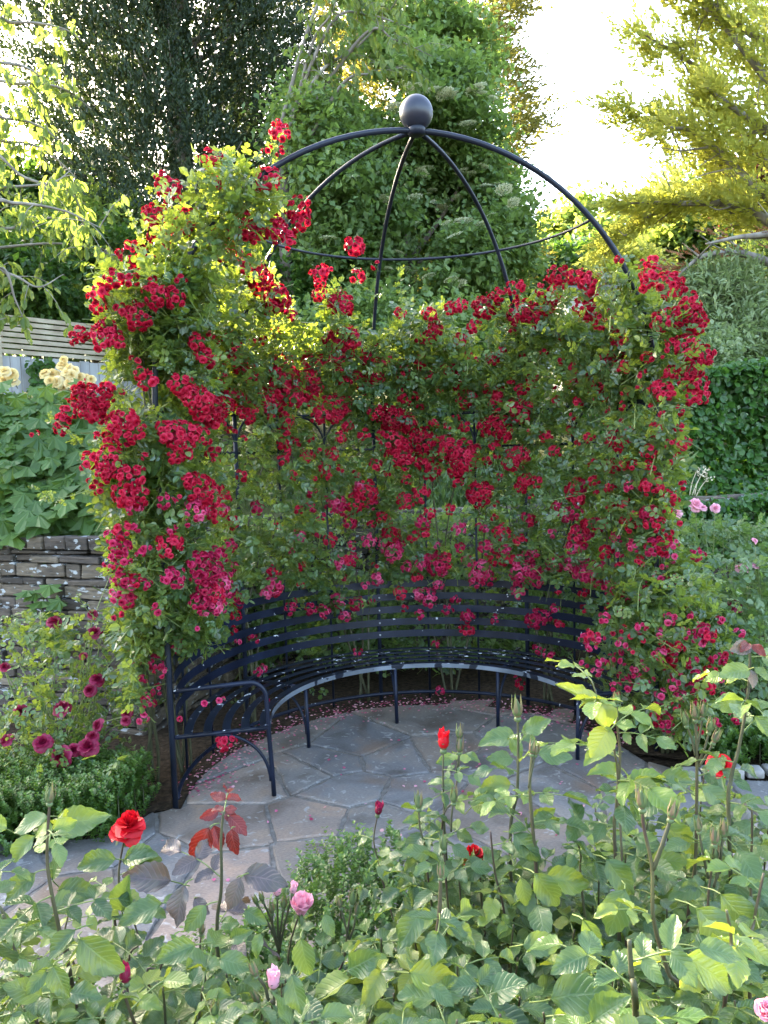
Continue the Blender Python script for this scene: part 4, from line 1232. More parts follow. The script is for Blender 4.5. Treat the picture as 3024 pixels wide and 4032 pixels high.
# right hand side
bl('sycamore_tree', 'sunlit pale green sycamore in the distance right of the arbour dome', 2760, 900, 20., 230, 250, 520, 50, .2, 'green', 'tree', .3, extra=[(2850, 1050, 19, 200, 200), (2620, 1000, 19.5, 120, 130)])
bl('ash_tree', 'small round light green tree beside the white house roof', 2270, 880, 30., 110, 110, 170, 50, .28, 'green', 'tree', .35, extra=[(2420, 930, 28, 130, 90)])
bl('distant_hedge', 'dark hedge of mixed trees on the slope under the white house', 2250, 1060, 24., 300, 110, 420, 50, .24, 'darkgreen', 'hedge', .35, extra=[(2560, 1060, 23, 220, 130), (1950, 1080, 24, 200, 120)])
bl('golden_shrub', 'glowing golden shrub behind the arbour right of the dome rib', 2470, 1080, 14., 140, 90, 150, 60, .12, 'goldcyp', extra=[(2350, 1130, 14., 110, 70)])
bl('buddleia', 'grey green buddleia with slender leaves above the ivy hedge', 2810, 1230, 10.5, 190, 190, 420, 60, .13, 'grey', wid=.5, extra=[(2720, 1360, 10.3, 160, 160), (2950, 1380, 10.8, 180, 160)])
bl('pittosporum', 'small leaved grey green shrub on the bank behind the right post', 2830, 1500, 9.6, 270, 170, 420, 60, .07, 'grey')
bl('spindle_tree', 'yellow green bush at the right edge beneath the golden cypress', 2990, 1150, 12.5, 170, 200, 260, 60, .1, 'green', extra=[(3100, 1000, 12.5, 150, 200)])
bl('copper_plum', 'dark red copper leaved plum behind the cypress branches at the right edge', 2960, 760, 15., 130, 120, 130, 50, .12, 'purple', 'tree')
sb = thing('shrub_border', 'mixed green shrubs growing between the arbour and the stone wall behind it', 'shrub', (.3, 6.6, 0))
mb = MB()
n = 5200
Ps = np.c_[U(-1.3, 2.6, n), U(6.25, 6.95, n), U(.15, 1.45, n)]
Ps[:, 1] += np.clip(Ps[:, 0]-.3, 0, 3)*.12
Ps = Ps[(snoise(Ps, 3.5) > -.25)]
n = len(Ps)
compound(mb, Ps, .045, 5)
mb.build('foliage', M['elder'], sb, smooth=False)
# ivy hedge right
ih = thing('ivy_hedge', 'dense dark glossy ivy hedge on top of the wall right of the arbour', 'hedge', (3.6, 8.9, 1.3))
def slabcloud(mb, n, c0, c1, depth, z0, z1, size, tmpl=L6, up=.3, bumps=.12, rn=None, wid=1.3):
    t = U(0, 1, n); c0 = np.array(c0, float); c1 = np.array(c1, float)
    z = z0+(z1-z0)*U(0, 1, n)
    f = U(0, 1, n)**2
    P_ = c0+(c1-c0)*t[:, None]
    d = nrm(c1-c0); nn = np.array([d[1], -d[0]])
    top = U(0, 1, n) < .3
    f = np.where(top, U(0, 1, n), f)
    z = np.where(top, z1+rng.normal(size=n)*.03, z)
    P3 = np.c_[P_-nn*(f*depth)[:, None], z]
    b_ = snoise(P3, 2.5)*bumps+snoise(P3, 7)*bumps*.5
    P3[:, :2] += nn*b_[:, None]
    P3[:, 2] += np.where(top, b_, 0)
    n3 = np.array([nn[0], nn[1], up])
    dr = nrm(rdir(n)*.8+np.array([nn[0]*.3, nn[1]*.3, -.5]))
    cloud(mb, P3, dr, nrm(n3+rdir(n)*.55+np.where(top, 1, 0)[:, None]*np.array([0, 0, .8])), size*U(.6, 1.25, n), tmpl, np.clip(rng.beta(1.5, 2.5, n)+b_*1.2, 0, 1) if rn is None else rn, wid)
mb = MB()
slabcloud(mb, 16000, (2.4, 8.4), (6.2, 9.3), .7, 1.35, 2.75, .085)
mb.build('foliage', M['ivy'], ih, smooth=False)
ig = thing('ivy', 'ivy spilling over the low wall below the hedge at the right', 'climbing plant', (3.4, 7.7, 1.))
mb = MB()
slabcloud(mb, 6000, (2.55, 7.35), (6.2, 8.3), .35, .8, 1.38, .07)
mb.build('foliage', M['ivy'], ig, smooth=False)
# meadow plants behind the wall seen through the arbour
mb = MB()
n = 5000
x = U(-1., 3., n); y = U(7.5, 8.6, n)
P_ = np.c_[x, y, 1.3+U(0, .5, n)]
cloud(mb, P_, nrm(rdir(n)*.6+[0, 0, .8]), rdir(n), U(.06, .2, n), L4, U(0, 1, n), .4)
o = mb.build('grass', M['rosebed'], smooth=False); o['kind'] = 'stuff'; o['label'] = 'long grass on top of the wall'
# golden cypress from the right
GY0 = 11.
gb = np.array([X_at(3330, GY0), GY0, ground_z(6, GY0)])
gc = thing('golden_cypress', 'large golden cypress reaching in from the right edge with sunlit layered sprays', 'tree', gb)
mb = MB(); fb = MB(); db = MB()
tube(mb, bez([gb-[0, 0, .2], gb+[0, 0, 4], gb+[.2, 0, 11]], 6), [.42]*3+[.35]*3+[.25]*3+[.12]*3, 12)
mb.build('trunk', M['bark'], gc)
mb = MB()
boughs = [[(3330, 1300), (3100, 1000), (2750, 560), (2450, 440)], [(3330, 900), (3000, 620), (2780, 300), (2530, 130)], [(3330, 700), (3100, 420), (2850, 100), (2640, -80)],
          [(3330, 1250), (3000, 900), (2750, 790), (2560, 850), (2380, 1000)], [(3330, 1000), (3050, 800), (2760, 540), (2640, 500)], [(3330, 500), (3050, 200), (2850, 60), (2680, -120)],
          [(3330, 1350), (3050, 1050), (2800, 1000), (2650, 1100)], [(3330, 1100), (2950, 830), (2680, 800), (2480, 800)], [(3330, 800), (3080, 560), (2880, 420), (2760, 330)],
          [(3330, 300), (3100, 50), (2900, -100)], [(3330, 1200), (3120, 950), (2950, 930), (2780, 960)]]
for bi, pth in enumerate(boughs):
    Yb = GY0-U(0, 1.6)
    pts = bez([W(x, y, GY0 if j == 0 else Yb+.15*(len(pth)-j)) for j, (x, y) in enumerate(pth)], 10)
    tube(mb, pts, np.linspace(.085, .012, len(pts)), 7)
    d = np.linalg.norm(np.diff(pts, axis=0), axis=1); s = np.r_[0, np.cumsum(d)]; L = s[-1]
    dead = bi in (6, 10)
    n = int(L*30)
    u = (U(.28, 1, n)**.8)*L
    c = np.array([np.interp(u, s, pts[:, j]) for j in range(3)]).T
    dr = nrm(np.gradient(pts, axis=0)); dr = np.array([np.interp(u, s, dr[:, j]) for j in range(3)]).T
    B_ = c+rng.normal(size=(n, 3))*np.array([.22, .4, .07])*(.5+.8*(1-u/L))[:, None]
    dv = nrm(dr*1.2+rdir(n)*.6+np.array([-.25, 0, .3]))
    if dead:
        q = U(0, 1, n) < .1
        plumes(db, B_[q], dv[q], U(.3, .6, q.sum()), 16, .12, .6)
    else:
        plumes(fb, B_, dv, U(.2, .5, n), 24, .1, 1., L4W, fl=.6)
    for q in range(int(L*2.2)):
        uu = U(.2, .9)*L
        c1 = np.array([np.interp(uu, s, pts[:, j]) for j in range(3)])
        e1 = c1+nrm(rdir(1)[0]+[-.6, 0, .2])*U(.4, .9)
        tube(mb, bez([c1, (c1+e1)/2+rdir(1)[0]*.06, e1], 5), np.linspace(.018, .004, 10), 5, cap=False)
mb.build('limbs', M['barkgrey'], gc)
fb.build('crown', M['goldcyp'], gc, smooth=False)
db.build('dead_sprays', M['deadfol'], gc, smooth=False)
# ------------------------------------------------------------------ far house and shed
M['render'] = plainmat('white_render', (.72, .72, .7), (.8, .8, .78), 3, .8, .2, .05)
M['roof'] = plainmat('slate_roof', (.2, .21, .23), (.32, .33, .36), 6, .6, .4, .1)
M['glass'] = plainmat('window_glass', (.05, .06, .08), (.09, .1, .12), 2, .1, .6, 0)
HY = 75.
hz_ = at(2210, 900, HY)
hs = thing('white_house', 'overexposed white house with a low slate roof far up the slope', 'house', (hz_[0], HY, hz_[2]-4))
def hp(px, py, Y):
    return at(px, py, Y)
zb = hz_[2]-4
x0, x1 = hp(2135, 930, HY)[0], hp(2345, 930, HY)[0]
ze = hp(2240, 925, HY)[2]; zr = hp(2240, 862, HY)[2]
mb = MB(); box(mb, ((x0+x1)/2, HY+3, (zb+ze)/2), (x1-x0, 6, ze-zb)); mb.build('wall', M['render'], hs, smooth=False)
mb = MB()
mb.add([(x0-.3, HY-.4, ze), (x1+.3, HY-.4, ze), (x1+.3, HY+6.4, ze), (x0-.3, HY+6.4, ze), (x0+2.6, HY+3, zr), (x1+.3, HY+3, zr+.2)], [[0, 1, 5, 4], [2, 3, 4, 5]])
mb.f += [np.array([[3, 0, 4]]), np.array([[1, 2, 5]]), np.array([[0, 3, 2, 1]])]; mb.m += [np.zeros(1, int)]*3
rf_ = mb.build('roof', M['roof'], hs, smooth=False)
mb = MB(); box(mb, (x1-1., HY+2.2, zr+.7), (.8, .8, 1.8)); mb.build('chimney', M['render'], rf_, smooth=False, origin=None)
for q in (.25, .6):
    mb = MB(); xq = x0+(x1-x0)*q
    box(mb, (xq, HY-.03, ze-.9), (1.1, .06, 1.)); mb.build('window', M['glass'], hs, smooth=False)
sp_ = at(2330, 1160, 13.)
sh = thing('garden_shed', 'small white painted shed with a flat felt roof behind the right side roses', 'shed', (sp_[0], 13.6, sp_[2]-1.6))
xa, xb = at(2235, 1150, 13.)[0], at(2400, 1150, 13.)[0]
zt = at(2330, 1145, 13.)[2]
mb = MB(); box(mb, ((xa+xb)/2, 13.6, zt-.85), (xb-xa, 1.2, 1.7)); mb.build('wall', M['render'], sh, smooth=False)
mb = MB(); box(mb, ((xa+xb)/2, 13.55, zt+.03), (xb-xa+.16, 1.42, .06)); mb.build('roof', M['roof'], sh, smooth=False)
# ------------------------------------------------------------------ fence, left
M['board'] = plainmat('weathered_boards', (.27, .27, .28), (.44, .44, .45), 7, .85, .2, .3, stretch=(1.5, 1.5, .12))
M['slat'] = plainmat('pale_slats', (.3, .24, .17), (.5, .43, .33), 6, .8, .2, .2, stretch=(.15, 1, 2))
fA = at(0, 1235, 9.2); fB = at(560, 1330, 10.6)
fx = np.array([fA[0], 9.2]); fx2 = np.array([fB[0], 10.6])
fd = (fx2-fx)/np.linalg.norm(fx2-fx)
fn = np.array([fd[1], -fd[0]])
fax = np.array([[fd[0], fd[1], 0], [fn[0], fn[1], 0], [0, 0, 1]])
fen = thing('slatted_fence', 'grey board fence topped with pale horizontal slats behind the yellow roses', 'fence', (fx[0], fx[1], 1.4))
s0 = fx-fd*1.8
Lf = 4.6
zt_ = float(fA[2])
zm = float(at(0, 1395, 9.2)[2])
for i in range(7):
    z = zt_-.035-i*(zt_-zm)/7
    c = s0+fd*Lf/2+fn*.03
    mb = MB(); box(mb, (c[0], c[1], z-.0), (Lf, .02, .048), fax); mb.build('slat', M['slat'], fen, smooth=False)
nb = int(Lf/.125)
for i in range(nb):
    c = s0+fd*(i+.5)*.125
    h = zm-.02-1.35+U(-.012, .012)
    mb = MB(); box(mb, (c[0], c[1], 1.35+h/2), (.118, .02, h), fax); mb.build('board', M['board'], fen, smooth=False)
for q in (1.78, 3.6):
    c = s0+fd*q-fn*.05
    mb = MB(); box(mb, (c[0], c[1], (1.3+zt_)/2+.02), (.09, .07, zt_-1.3+.06), fax); mb.build('post', M['slat'], fen, smooth=False)
mb = MB(); c = s0+fd*1.74+fn*.055
box(mb, (c[0], c[1], zt_-.33), (.05, .03, .75), fax); mb.build('batten', M['slat'], fen, smooth=False)
# ivy growing up the boards
iv = thing('ivy', 'dark strand of ivy climbing the grey fence boards left of the arbour', 'climbing plant', at(170, 1600, 9.2))
mb = MB(); n = 420
q = np.c_[U(120, 215, n), U(1420, 1640, n)]
Pq = np.array([at(a, b_, 9.32) for a, b_ in q]); Pq[:, 1] += U(-.06, .03, n)
cloud(mb, Pq, nrm(rdir(n)+[0, 0, -.4]), np.array([0, -1, .3])+rdir(n)*.4, U(.05, .09, n), L6, U(0, .8, n), 1.4)
mb.build('foliage', M['ivy'], iv, smooth=False)
# ------------------------------------------------------------------ lobed leaves over the wall
def lobed():
    V = [(0, 0, 0)]
    for a, r in [(-150, .45), (-122, .62), (-100, .4), (-62, .78), (-38, .5), (-14, .8), (0, 1.), (14, .8), (38, .5), (62, .78), (100, .4), (122, .62), (150, .45)]:
        t = math.radians(a)
        V.append((r*math.sin(t), .28+r*math.cos(t)*.85, -.2*r*r+(.07 if r > .6 else -.09)))
    V[0] = (0, .12, .06)
    F = [(0, i+1, i, i) for i in range(1, 13)]
    return np.array(V), np.array([(0, i+1, i) for i in range(1, 13)])
LOB = lobed()
def bramble(name, label, cells, n, size, base, thick=.25, top=None):
    t = thing(name, label, 'shrub', base)
    mb = MB()
    poly, Y0 = cells
    xs_ = [p[0] for p in poly]; ys_ = [p[1] for p in poly]
    Q_ = np.c_[U(min(xs_), max(xs_), n*3), U(min(ys_), max(ys_), n*3)]
    Q_ = Q_[inpoly(Q_, poly)][:n]
    P_ = np.array([at(a, b_, Y0(a, b_)) for a, b_ in Q_])
    P_ += nrm(rng.normal(size=P_.shape))*U(0, thick, len(P_))[:, None]
    nn = nrm(np.array([.05, -.75, .75])+rdir(len(P_))*.4)
    dr = nrm(rdir(len(P_))*.6+np.array([0, -.5, -.65]))
    s_ = size*U(.6, 1.2, len(P_))
    cloud(mb, P_, dr, nn, s_, LOB, np.clip(rng.beta(2, 2, len(P_)), 0, 1), 1.)
    o = mb.build('leaves', M['big'], t, smooth=False)
    mb = MB()
    for i in rng.choice(len(P_), min(len(P_), 160), replace=False):
        e = P_[i]; s = e+np.array([U(-.1, .1), U(.15, .4), -U(.25, .5)])
        tube(mb, bez([s, (s+e)/2+[0, 0, .06], e], 5), np.linspace(.005, .0025, 10), 5, cap=False)
    mb.build('stems', M['canegreen'], t)
    return t
bramble('flowering_raspberry', 'mound of large maple shaped bright green leaves hanging over the stone wall', ([(-120, 1560), (100, 1560), (250, 1600), (330, 1560), (430, 1620), (520, 1800), (520, 2100), (430, 2090), (300, 2060), (250, 2080), (150, 2170), (100, 2100), (60, 2070), (-120, 2090)], lambda x, y: 6.5-.75*(y-1560)/560.), 700, .175, (-2.6, 6.2, 1.35))
bramble('bramble_sapling', 'small bright lobed leaf sapling growing out of the lower stone wall', ([(110, 2290), (230, 2290), (330, 2440), (300, 2500), (110, 2500)], lambda x, y: 5.45), 16, .13, at(190, 2560, 5.4), .1)
# apricot roses over the fence side
yr = thing('apricot_rose_bush', 'rose bush with pale yellow and peach full blooms against the grey fence', 'rose bush', (-2.9, 6.9, 1.3))
BIG = []
for pal in ('yellow', 'dark', 'pink', 'brightred'):
    for v in range(3):
        mb = MB()
        V, F, R_ = floret(((6, 1., .62, .5, 1.5), (6, .92, .56, .6, 1.15), (6, .8, .5, .7, .85), (5, .66, .42, .85, .55), (5, .5, .34, .9, .3), (4, .46, .25, .9, .1)), (4, 4), .25)
        mb.add(V, F, np.clip(R_*.7+U(0, .3), 0, 1))
        tube(mb, [[0, 0, -.02], [0, 0, -.25], [.05, 0, -1.2]], [.2, .1, .06], 6, m=1)
        o = mb.build('flower', [M[pal], M['calyx']])
        BIG.append((pal, o.data)); bpy.data.objects.remove(o)
def bloom(parent, p, r, pal, nv, name='flower'):
    me = [b_[1] for b_ in BIG if b_[0] == pal][rng.integers(3)]
    o = link(name, me, parent)
    f3 = frame(np.array(nv, float))
    mm = Matrix(((f3[0][0], f3[1][0], f3[2][0]), (f3[0][1], f3[1][1], f3[2][1]), (f3[0][2], f3[1][2], f3[2][2])))
    o.matrix_local = Matrix.Translation(Vector(np.array(p, float)-np.array(parent.location)))@mm.to_4x4()@Matrix.Scale(float(r), 4)
    return o
for e in "195,300,24 240,310,26 270,265,24 300,275,22 250,335,26 280,320,26 320,285,22 300,340,24 345,320,26 370,320,24 395,325,20 330,350,22 270,360,26 310,370,22 240,370,20 355,350,20 20,290,26 50,300,26 25,330,26 60,335,24 0,320,24 110,390,12 140,400,14 275,240,18 225,300,24 310,305,24 340,335,22 290,295,22 215,330,20".split():
    x, y, r = map(float, e.split(','))
    x, y, r = x*.9114, 1200+y*.9114, r*.9114
    p = at(x, y, 6.9+U(-.15, .15))
    bloom(yr, p, r/FPX*6.9*1.15, 'yellow', rdir(1)[0]*.5+[.1, -.8, .5])
mb = MB()
n = 420
Qy = np.c_[U(-60, 400, n), U(1560, 1660, n)]
Py = np.array([at(a, b_, 6.95+U(-.2, .35)) for a, b_ in Qy])
compound(mb, Py, .05, 5)
mb.build('leaves', M['big'], yr, smooth=False)
mb = MB()
for i in range(14):
    s = np.array([U(-3.6, -2.2), 7., 1.3]); e = Py[rng.integers(n)]
    tube(mb, bez([s, (s+e)/2+rdir(1)[0]*.1, e], 6), np.linspace(.008, .004, 12), 5)
mb.build('cane', M['cane'], yr)
# ------------------------------------------------------------------ lower left: floribunda and box hedge
def generic_rose(name, label, base, Pl, size, mat, pal=None, fl=(), Yf=None, group=None, fr_=None, ncane=16, nl=5, rn=None, cat='rose bush', rtm=L6):
    t = thing(name, label, cat, base, group)
    mb = MB(); compound(mb, Pl, size, nl, tm=rtm, rn=rn); mb.build('leaves', M[mat], t, smooth=False)
    mb = MB(); b_ = np.array(base, float)
    ends = [Pl[i] for i in rng.choice(len(Pl), ncane, replace=False)]
    fp = []
    for (x, y, r, Y) in fl:
        p = at(x, y, Y); fp.append(p)
        bloom(t, p, r/FPX*Y*1.12, pal, rdir(1)[0]*.45+[0, -.6, .6])
        ends.append(p-[0, 0, .015])
    for e in ends:
        s = b_+np.array([U(-.12, .12), U(-.1, .1), 0])
        m_ = s+(e-s)*.5+np.array([0, 0, .12*np.linalg.norm(e-s)])+rdir(1)[0]*.04
        tube(mb, bez([s, m_, e], 7), np.linspace(.006, .0025, 14), 5)
    mb.build('cane', M['canegreen'], t)
    return t
darkfl = [(235, 275, 30), (410, 320, 30), (20, 470, 24), (420, 525, 30), (390, 570, 30), (90, 660, 30), (270, 650, 42), (185, 795, 40), (30, 785, 30), (265, 855, 46), (320, 825, 30), (380, 815, 44), (425, 720, 28), (550, 665, 26), (545, 700, 22), (400, 770, 30), (500, 90, 26), (400, 240, 22), (360, 420, 18), (480, 45, 22)]
dl = [(x*.9114, 2200+y*.9114, r*.9114, 4.55-.55*(y-300)/600) for x, y, r in darkfl]
n = 1000
Qd = np.c_[U(-80, 560, n), U(2420, 3010, n)]
Yd = 4.75-.6*(Qd[:, 1]-2420)/560
Pd = np.array([at(a, b_, c+U(-.25, .45)) for (a, b_), c in zip(Qd, Yd)])
Pd = Pd[(Pd[:, 2] > .12) & (snoise(Pd, 4) > -.28)]
generic_rose('floribunda_rose', 'low rose bush with dark magenta blooms between the stone wall and clipped box hedge', (-1.95, 4.5, 0), Pd, .034, 'climb', 'dark', dl, ncane=40, rn=rng.beta(2, 2, len(Pd)))
def boxhedge(name, label, poly, z1, n, size=.02, zf=None, mat='box', dens=1, holes=0):
    """low hedge of tiny opposite leaves on short upright shoots over the ground polygon"""
    c = np.mean(poly, 0)
    t = thing(name, label, 'hedge', (c[0], c[1], 0))
    poly = [tuple(p) for p in poly]
    xs_ = [p[0] for p in poly]; ys_ = [p[1] for p in poly]
    B_ = np.c_[U(min(xs_), max(xs_), n*3), U(min(ys_), max(ys_), n*3)]
    B_ = B_[inpoly(B_, poly)][:n]
    zt = z1 if np.isscalar(z1) else z1(B_)
    h = zt*(1+.1*snoise(np.c_[B_, np.zeros(len(B_))], 5)+.06*snoise(np.c_[B_, np.zeros(len(B_))], 13))
    # shoots over the top and on the sides
    deep = U(0, 1, len(B_))**1.7
    zz_ = h*(1-deep*.85)
    L = U(.06, .15, len(B_))
    ax = nrm(rdir(len(B_))*.5+np.array([0, -.15, .9]))
    P0 = np.c_[B_, zz_-L*.6]
    mb = MB(); nlf = 9
    k = np.repeat(np.arange(len(B_)), nlf*2)
    j = np.tile(np.repeat(np.arange(nlf), 2), len(B_)); sd = np.tile([1, -1], nlf*len(B_))
    s0_ = nrm(np.cross(ax, rdir(len(B_))))
    s1_ = np.cross(ax, s0_)
    side = np.where((j % 2 == 0)[:, None], s0_[k], s1_[k])*sd[:, None]
    P_ = P0[k]+ax[k]*(L[k]*(j+.5)/nlf)[:, None]
    dr = nrm(side+ax[k]*.55)
    rn = np.clip((j/nlf)*.55+U(0, .35, len(k))+.1*snoise(P_, 6), 0, 1)
    cloud(mb, P_, dr, ax[k]+rdir(len(k))*.2, size*U(.7, 1.15, len(k)), L6 if size > .015 else L4, rn, 1.15)
    mb.build('foliage', M[mat], t, smooth=False)
    mb = MB()
    for i in rng.choice(len(B_), min(len(B_), 140), replace=False):
        tube(mb, [[B_[i, 0], B_[i, 1], 0], P0[i], P0[i]+ax[i]*L[i]*.9], [.005, .003, .001], 4, cap=False)
    mb.build('stems', M['cane'], t)
    return t
boxhedge('box_hedge', 'low loose clipped box hedge beside the left front leg of the bench', [(-4., 3.45), (-2.6, 3.6), (-1.45, 3.75), (-1.38, 4.), (-1.35, 4.25), (-1.8, 4.35), (-3., 4.1), (-4, 4.)], .33, 7000, .0175)
boxhedge('box_hedge', 'low dark box hedge behind the stone edging at the right of the bench', [(1.9, 4.42), (4, 4.6), (4, 5.2), (2, 5.05)], .26, 2200, .024)
hedge_near = boxhedge('box_hedge', 'loose box hedge with pale fresh tips along the near edge of the path', [(-2., 2.05), (-.9, 2.25), (-.45, 2.45), (-.3, 2.75), (.15, 2.75), (.5, 2.6), (1.2, 2.5), (1.9, 2.3), (1.9, 1.9), (.5, 2.0), (-.2, 1.9), (-.9, 1.7), (-2., 1.5)], lambda B: .46+.13*np.exp(-((B[:, 0]+.12)/.22)**2-((B[:, 1]-2.6)/.25)**2), 8200, .0165)
# weeds and dry stalks at the back of the seat
# ------------------------------------------------------------------ right bed: pink roses
pf = [(1345, 865, 30), (1375, 880, 20), (1430, 880, 22), (1260, 900, 26), (1545, 1140, 26), (1600, 1130, 18), (1600, 1020, 14)]
pfl = [(1512+x*.9114, 1200+y*.9114, r*.9114, 6.2) for x, y, r in pf]
def bedpts(n, x0, x1, y0, y1, Ya, Yb, zmin=.1, thr=-.4):
    Q_ = np.c_[U(x0, x1, n), U(y0, y1, n)]
    Y_ = Ya+(Yb-Ya)*(Q_[:, 1]-y0)/(y1-y0)+U(-.3, .4, n)
    P_ = np.array([at(a, b_, c) for (a, b_), c in zip(Q_, Y_)])
    return P_[(P_[:, 2] > zmin) & (snoise(P_, 4.5) > thr)]
Pb = bedpts(1300, 2640, 3100, 2050, 2420, 6.5, 5.6)
generic_rose('pink_rose_bush', 'bush rose with pale pink blooms behind the right post of the arbour', (2.75, 6.1, 0), Pb, .042, 'rosebed', 'pink', pfl[:4], ncane=30)
Pb = bedpts(900, 2760, 3120, 2200, 2700, 5.2, 4.7)
generic_rose('pink_rose_bush', 'leafy bush rose with two bright pink blooms at the right edge', (2.6, 5.0, 0), Pb, .045, 'rosebed', 'pink', [(a, b_, r, 5.) for a, b_, r, _ in pfl[4:]], ncane=24)
generic_rose('dark_rose_bush', 'rose bush with one deep crimson bloom low behind the right side roses', (2.35, 5.3, 0), bedpts(500, 2640, 2960, 2380, 2640, 5.4, 5.), .045, 'rosebed', 'dark', [(1512+1520*.9114, 2200+205*.9114, 32, 4.9)], ncane=16)
# dry seed stalks
ds = thing('dry_stalks', 'pale dry seed stalks standing on the wall in front of the ivy hedge', 'plant', at(2720, 1960, 7.7))
mb = MB()
for a, b_, c, d_ in [(2715, 1950, 2745, 1850), (2725, 1950, 2775, 1850), (2740, 1955, 2790, 1880), (2735, 1950, 2760, 1870)]:
    tube(mb, bez([at(a, b_, 7.7), at((a+c)/2-5, (b_+d_)/2, 7.7), at(c, d_, 7.7)], 5), [.006]*5+[.004]*5, 5)
    p = at(c, d_, 7.7)
    cloud(mb, np.repeat(p[None], 14, 0)+rng.normal(size=(14, 3))*.02, rdir(14), rdir(14), .03, L4, None, 1.)
M['straw'] = plainmat('straw', (.45, .38, .25), (.6, .52, .36), 10, .8)
mb.build('stalks', M['straw'], ds)
# ------------------------------------------------------------------ foreground bush roses
def leaf_template(fold, droop, wave, ph, twist=0.):
    nv, nu = 13, 5
    V, UV = [], []
    for j in range(nv):
        v = j/(nv-1)
        w_ = .305*(math.sin(math.pi*min(1, v**.82))**.78 if 0 < v < 1 else .0)
        w_ = max(w_, .004)
        if v > .82:
            w_ *= .9
        ser = 1.0+(.05 if j % 2 else -.035)
        for i in range(nu):
            u = i/(nu-1)*2-1
            x = u*w_*(ser if abs(u) == 1 else 1)
            z = abs(x)*fold-droop*v*v+wave*.05*math.sin(9*v+ph+2.5*u)*abs(u)+.012*math.sin(22*v+ph)*abs(u)
            y = v-.12*droop*v*v+(.02 if (j % 2 and abs(u) == 1) else 0)
            a = twist*v
            V.append((x*math.cos(a)-z*math.sin(a), y, x*math.sin(a)+z*math.cos(a)))
            UV.append((u, v))
    I = (np.arange(nv-1)[:, None]*nu+np.arange(nu-1)[None])
    F = np.stack([I, I+1, I+nu+1, I+nu], -1).reshape(-1, 4)
    return np.array(V), F, np.array(UV)
LT = [leaf_template(U(.05, .7), U(-.05, .42), U(.3, 1.5), U(0, 6), U(-.5, .5)) for _ in range(16)]
class Leafer:
    def __init__(s):
        s.q = []
    def add(s, p, d, nn, size, r, wid=1.):
        s.q.append((p, d, nn, size, r, wid))
    def build(s, name, mat, parent, stalks=None):
        if not s.q:
            return
        mb = MB()
        if stalks is not None and stalks.n:
            mb = stalks
            mb.m = [np.ones_like(q) for q in mb.m]
        n = len(s.q)
        P_ = np.array([q[0] for q in s.q]); D_ = np.array([q[1] for q in s.q]); N_ = np.array([q[2] for q in s.q])
        S_ = np.array([q[3] for q in s.q]); R_ = np.array([q[4] for q in s.q]); W_ = np.array([q[5] for q in s.q])
        k = rng.integers(0, len(LT), n)
        for i in range(len(LT)):
            m_ = k == i
            if m_.any():
                a = len(mb.v)
                cloud(mb, P_[m_], D_[m_], N_[m_], S_[m_], (LT[i][0], LT[i][1]), R_[m_], W_[m_])
                mb.uv[-1] = np.tile(LT[i][2], (int(m_.sum()), 1))
        return mb.build(name, [mat, M['canegreen']], parent)
def rose_leaf(lf, tb_, node, d, size, r, nl=5, rnd_n=.35):
    """petiole and leaflets; d points along the leaf"""
    up = nrm(np.array([0, -.25, 1.])+rdir(1)[0]*rnd_n)
    side = nrm(np.cross(d, up)); nn = np.cross(side, d)
    L = size*(1.25 if nl == 3 else 1.75)
    e = node+d*L+np.array([0, 0, -.18*L])
    mid = (node+e)/2+nn*.08*L
    c = bez([node, mid, e], 5)
    tube(tb_, c, np.linspace(.0016, .0009, len(c)), 5, cap=False)
    dr = nrm(e-mid)
    lf.add(e, nrm(dr+np.array([0, 0, -.25])+rdir(1)[0]*.15), nn+rdir(1)[0]*.2, size, r)
    pos = [.62] if nl == 3 else [.68, .3]
    for i, t in enumerate(pos):
        p = c[int(t*(len(c)-1))]
        for sd in (1, -1):
            lf.add(p, nrm(side*sd*1.+dr*.45+rdir(1)[0]*.15), nn+rdir(1)[0]*.25+side*sd*.1, size*(.86-.2*i), np.clip(r+U(-.1, .1), 0, 1))
    return e
def lathe(mb, prof, p, ax, n=10, rnd=.5, m=0):
    f3 = frame(ax)
    pts = [np.array(p)+f3[2]*h for _, h in prof]
    tube(mb, pts, [max(r, 1e-4) for r, _ in prof], n, rnd, cap=True, m=m)
BUDM = {}
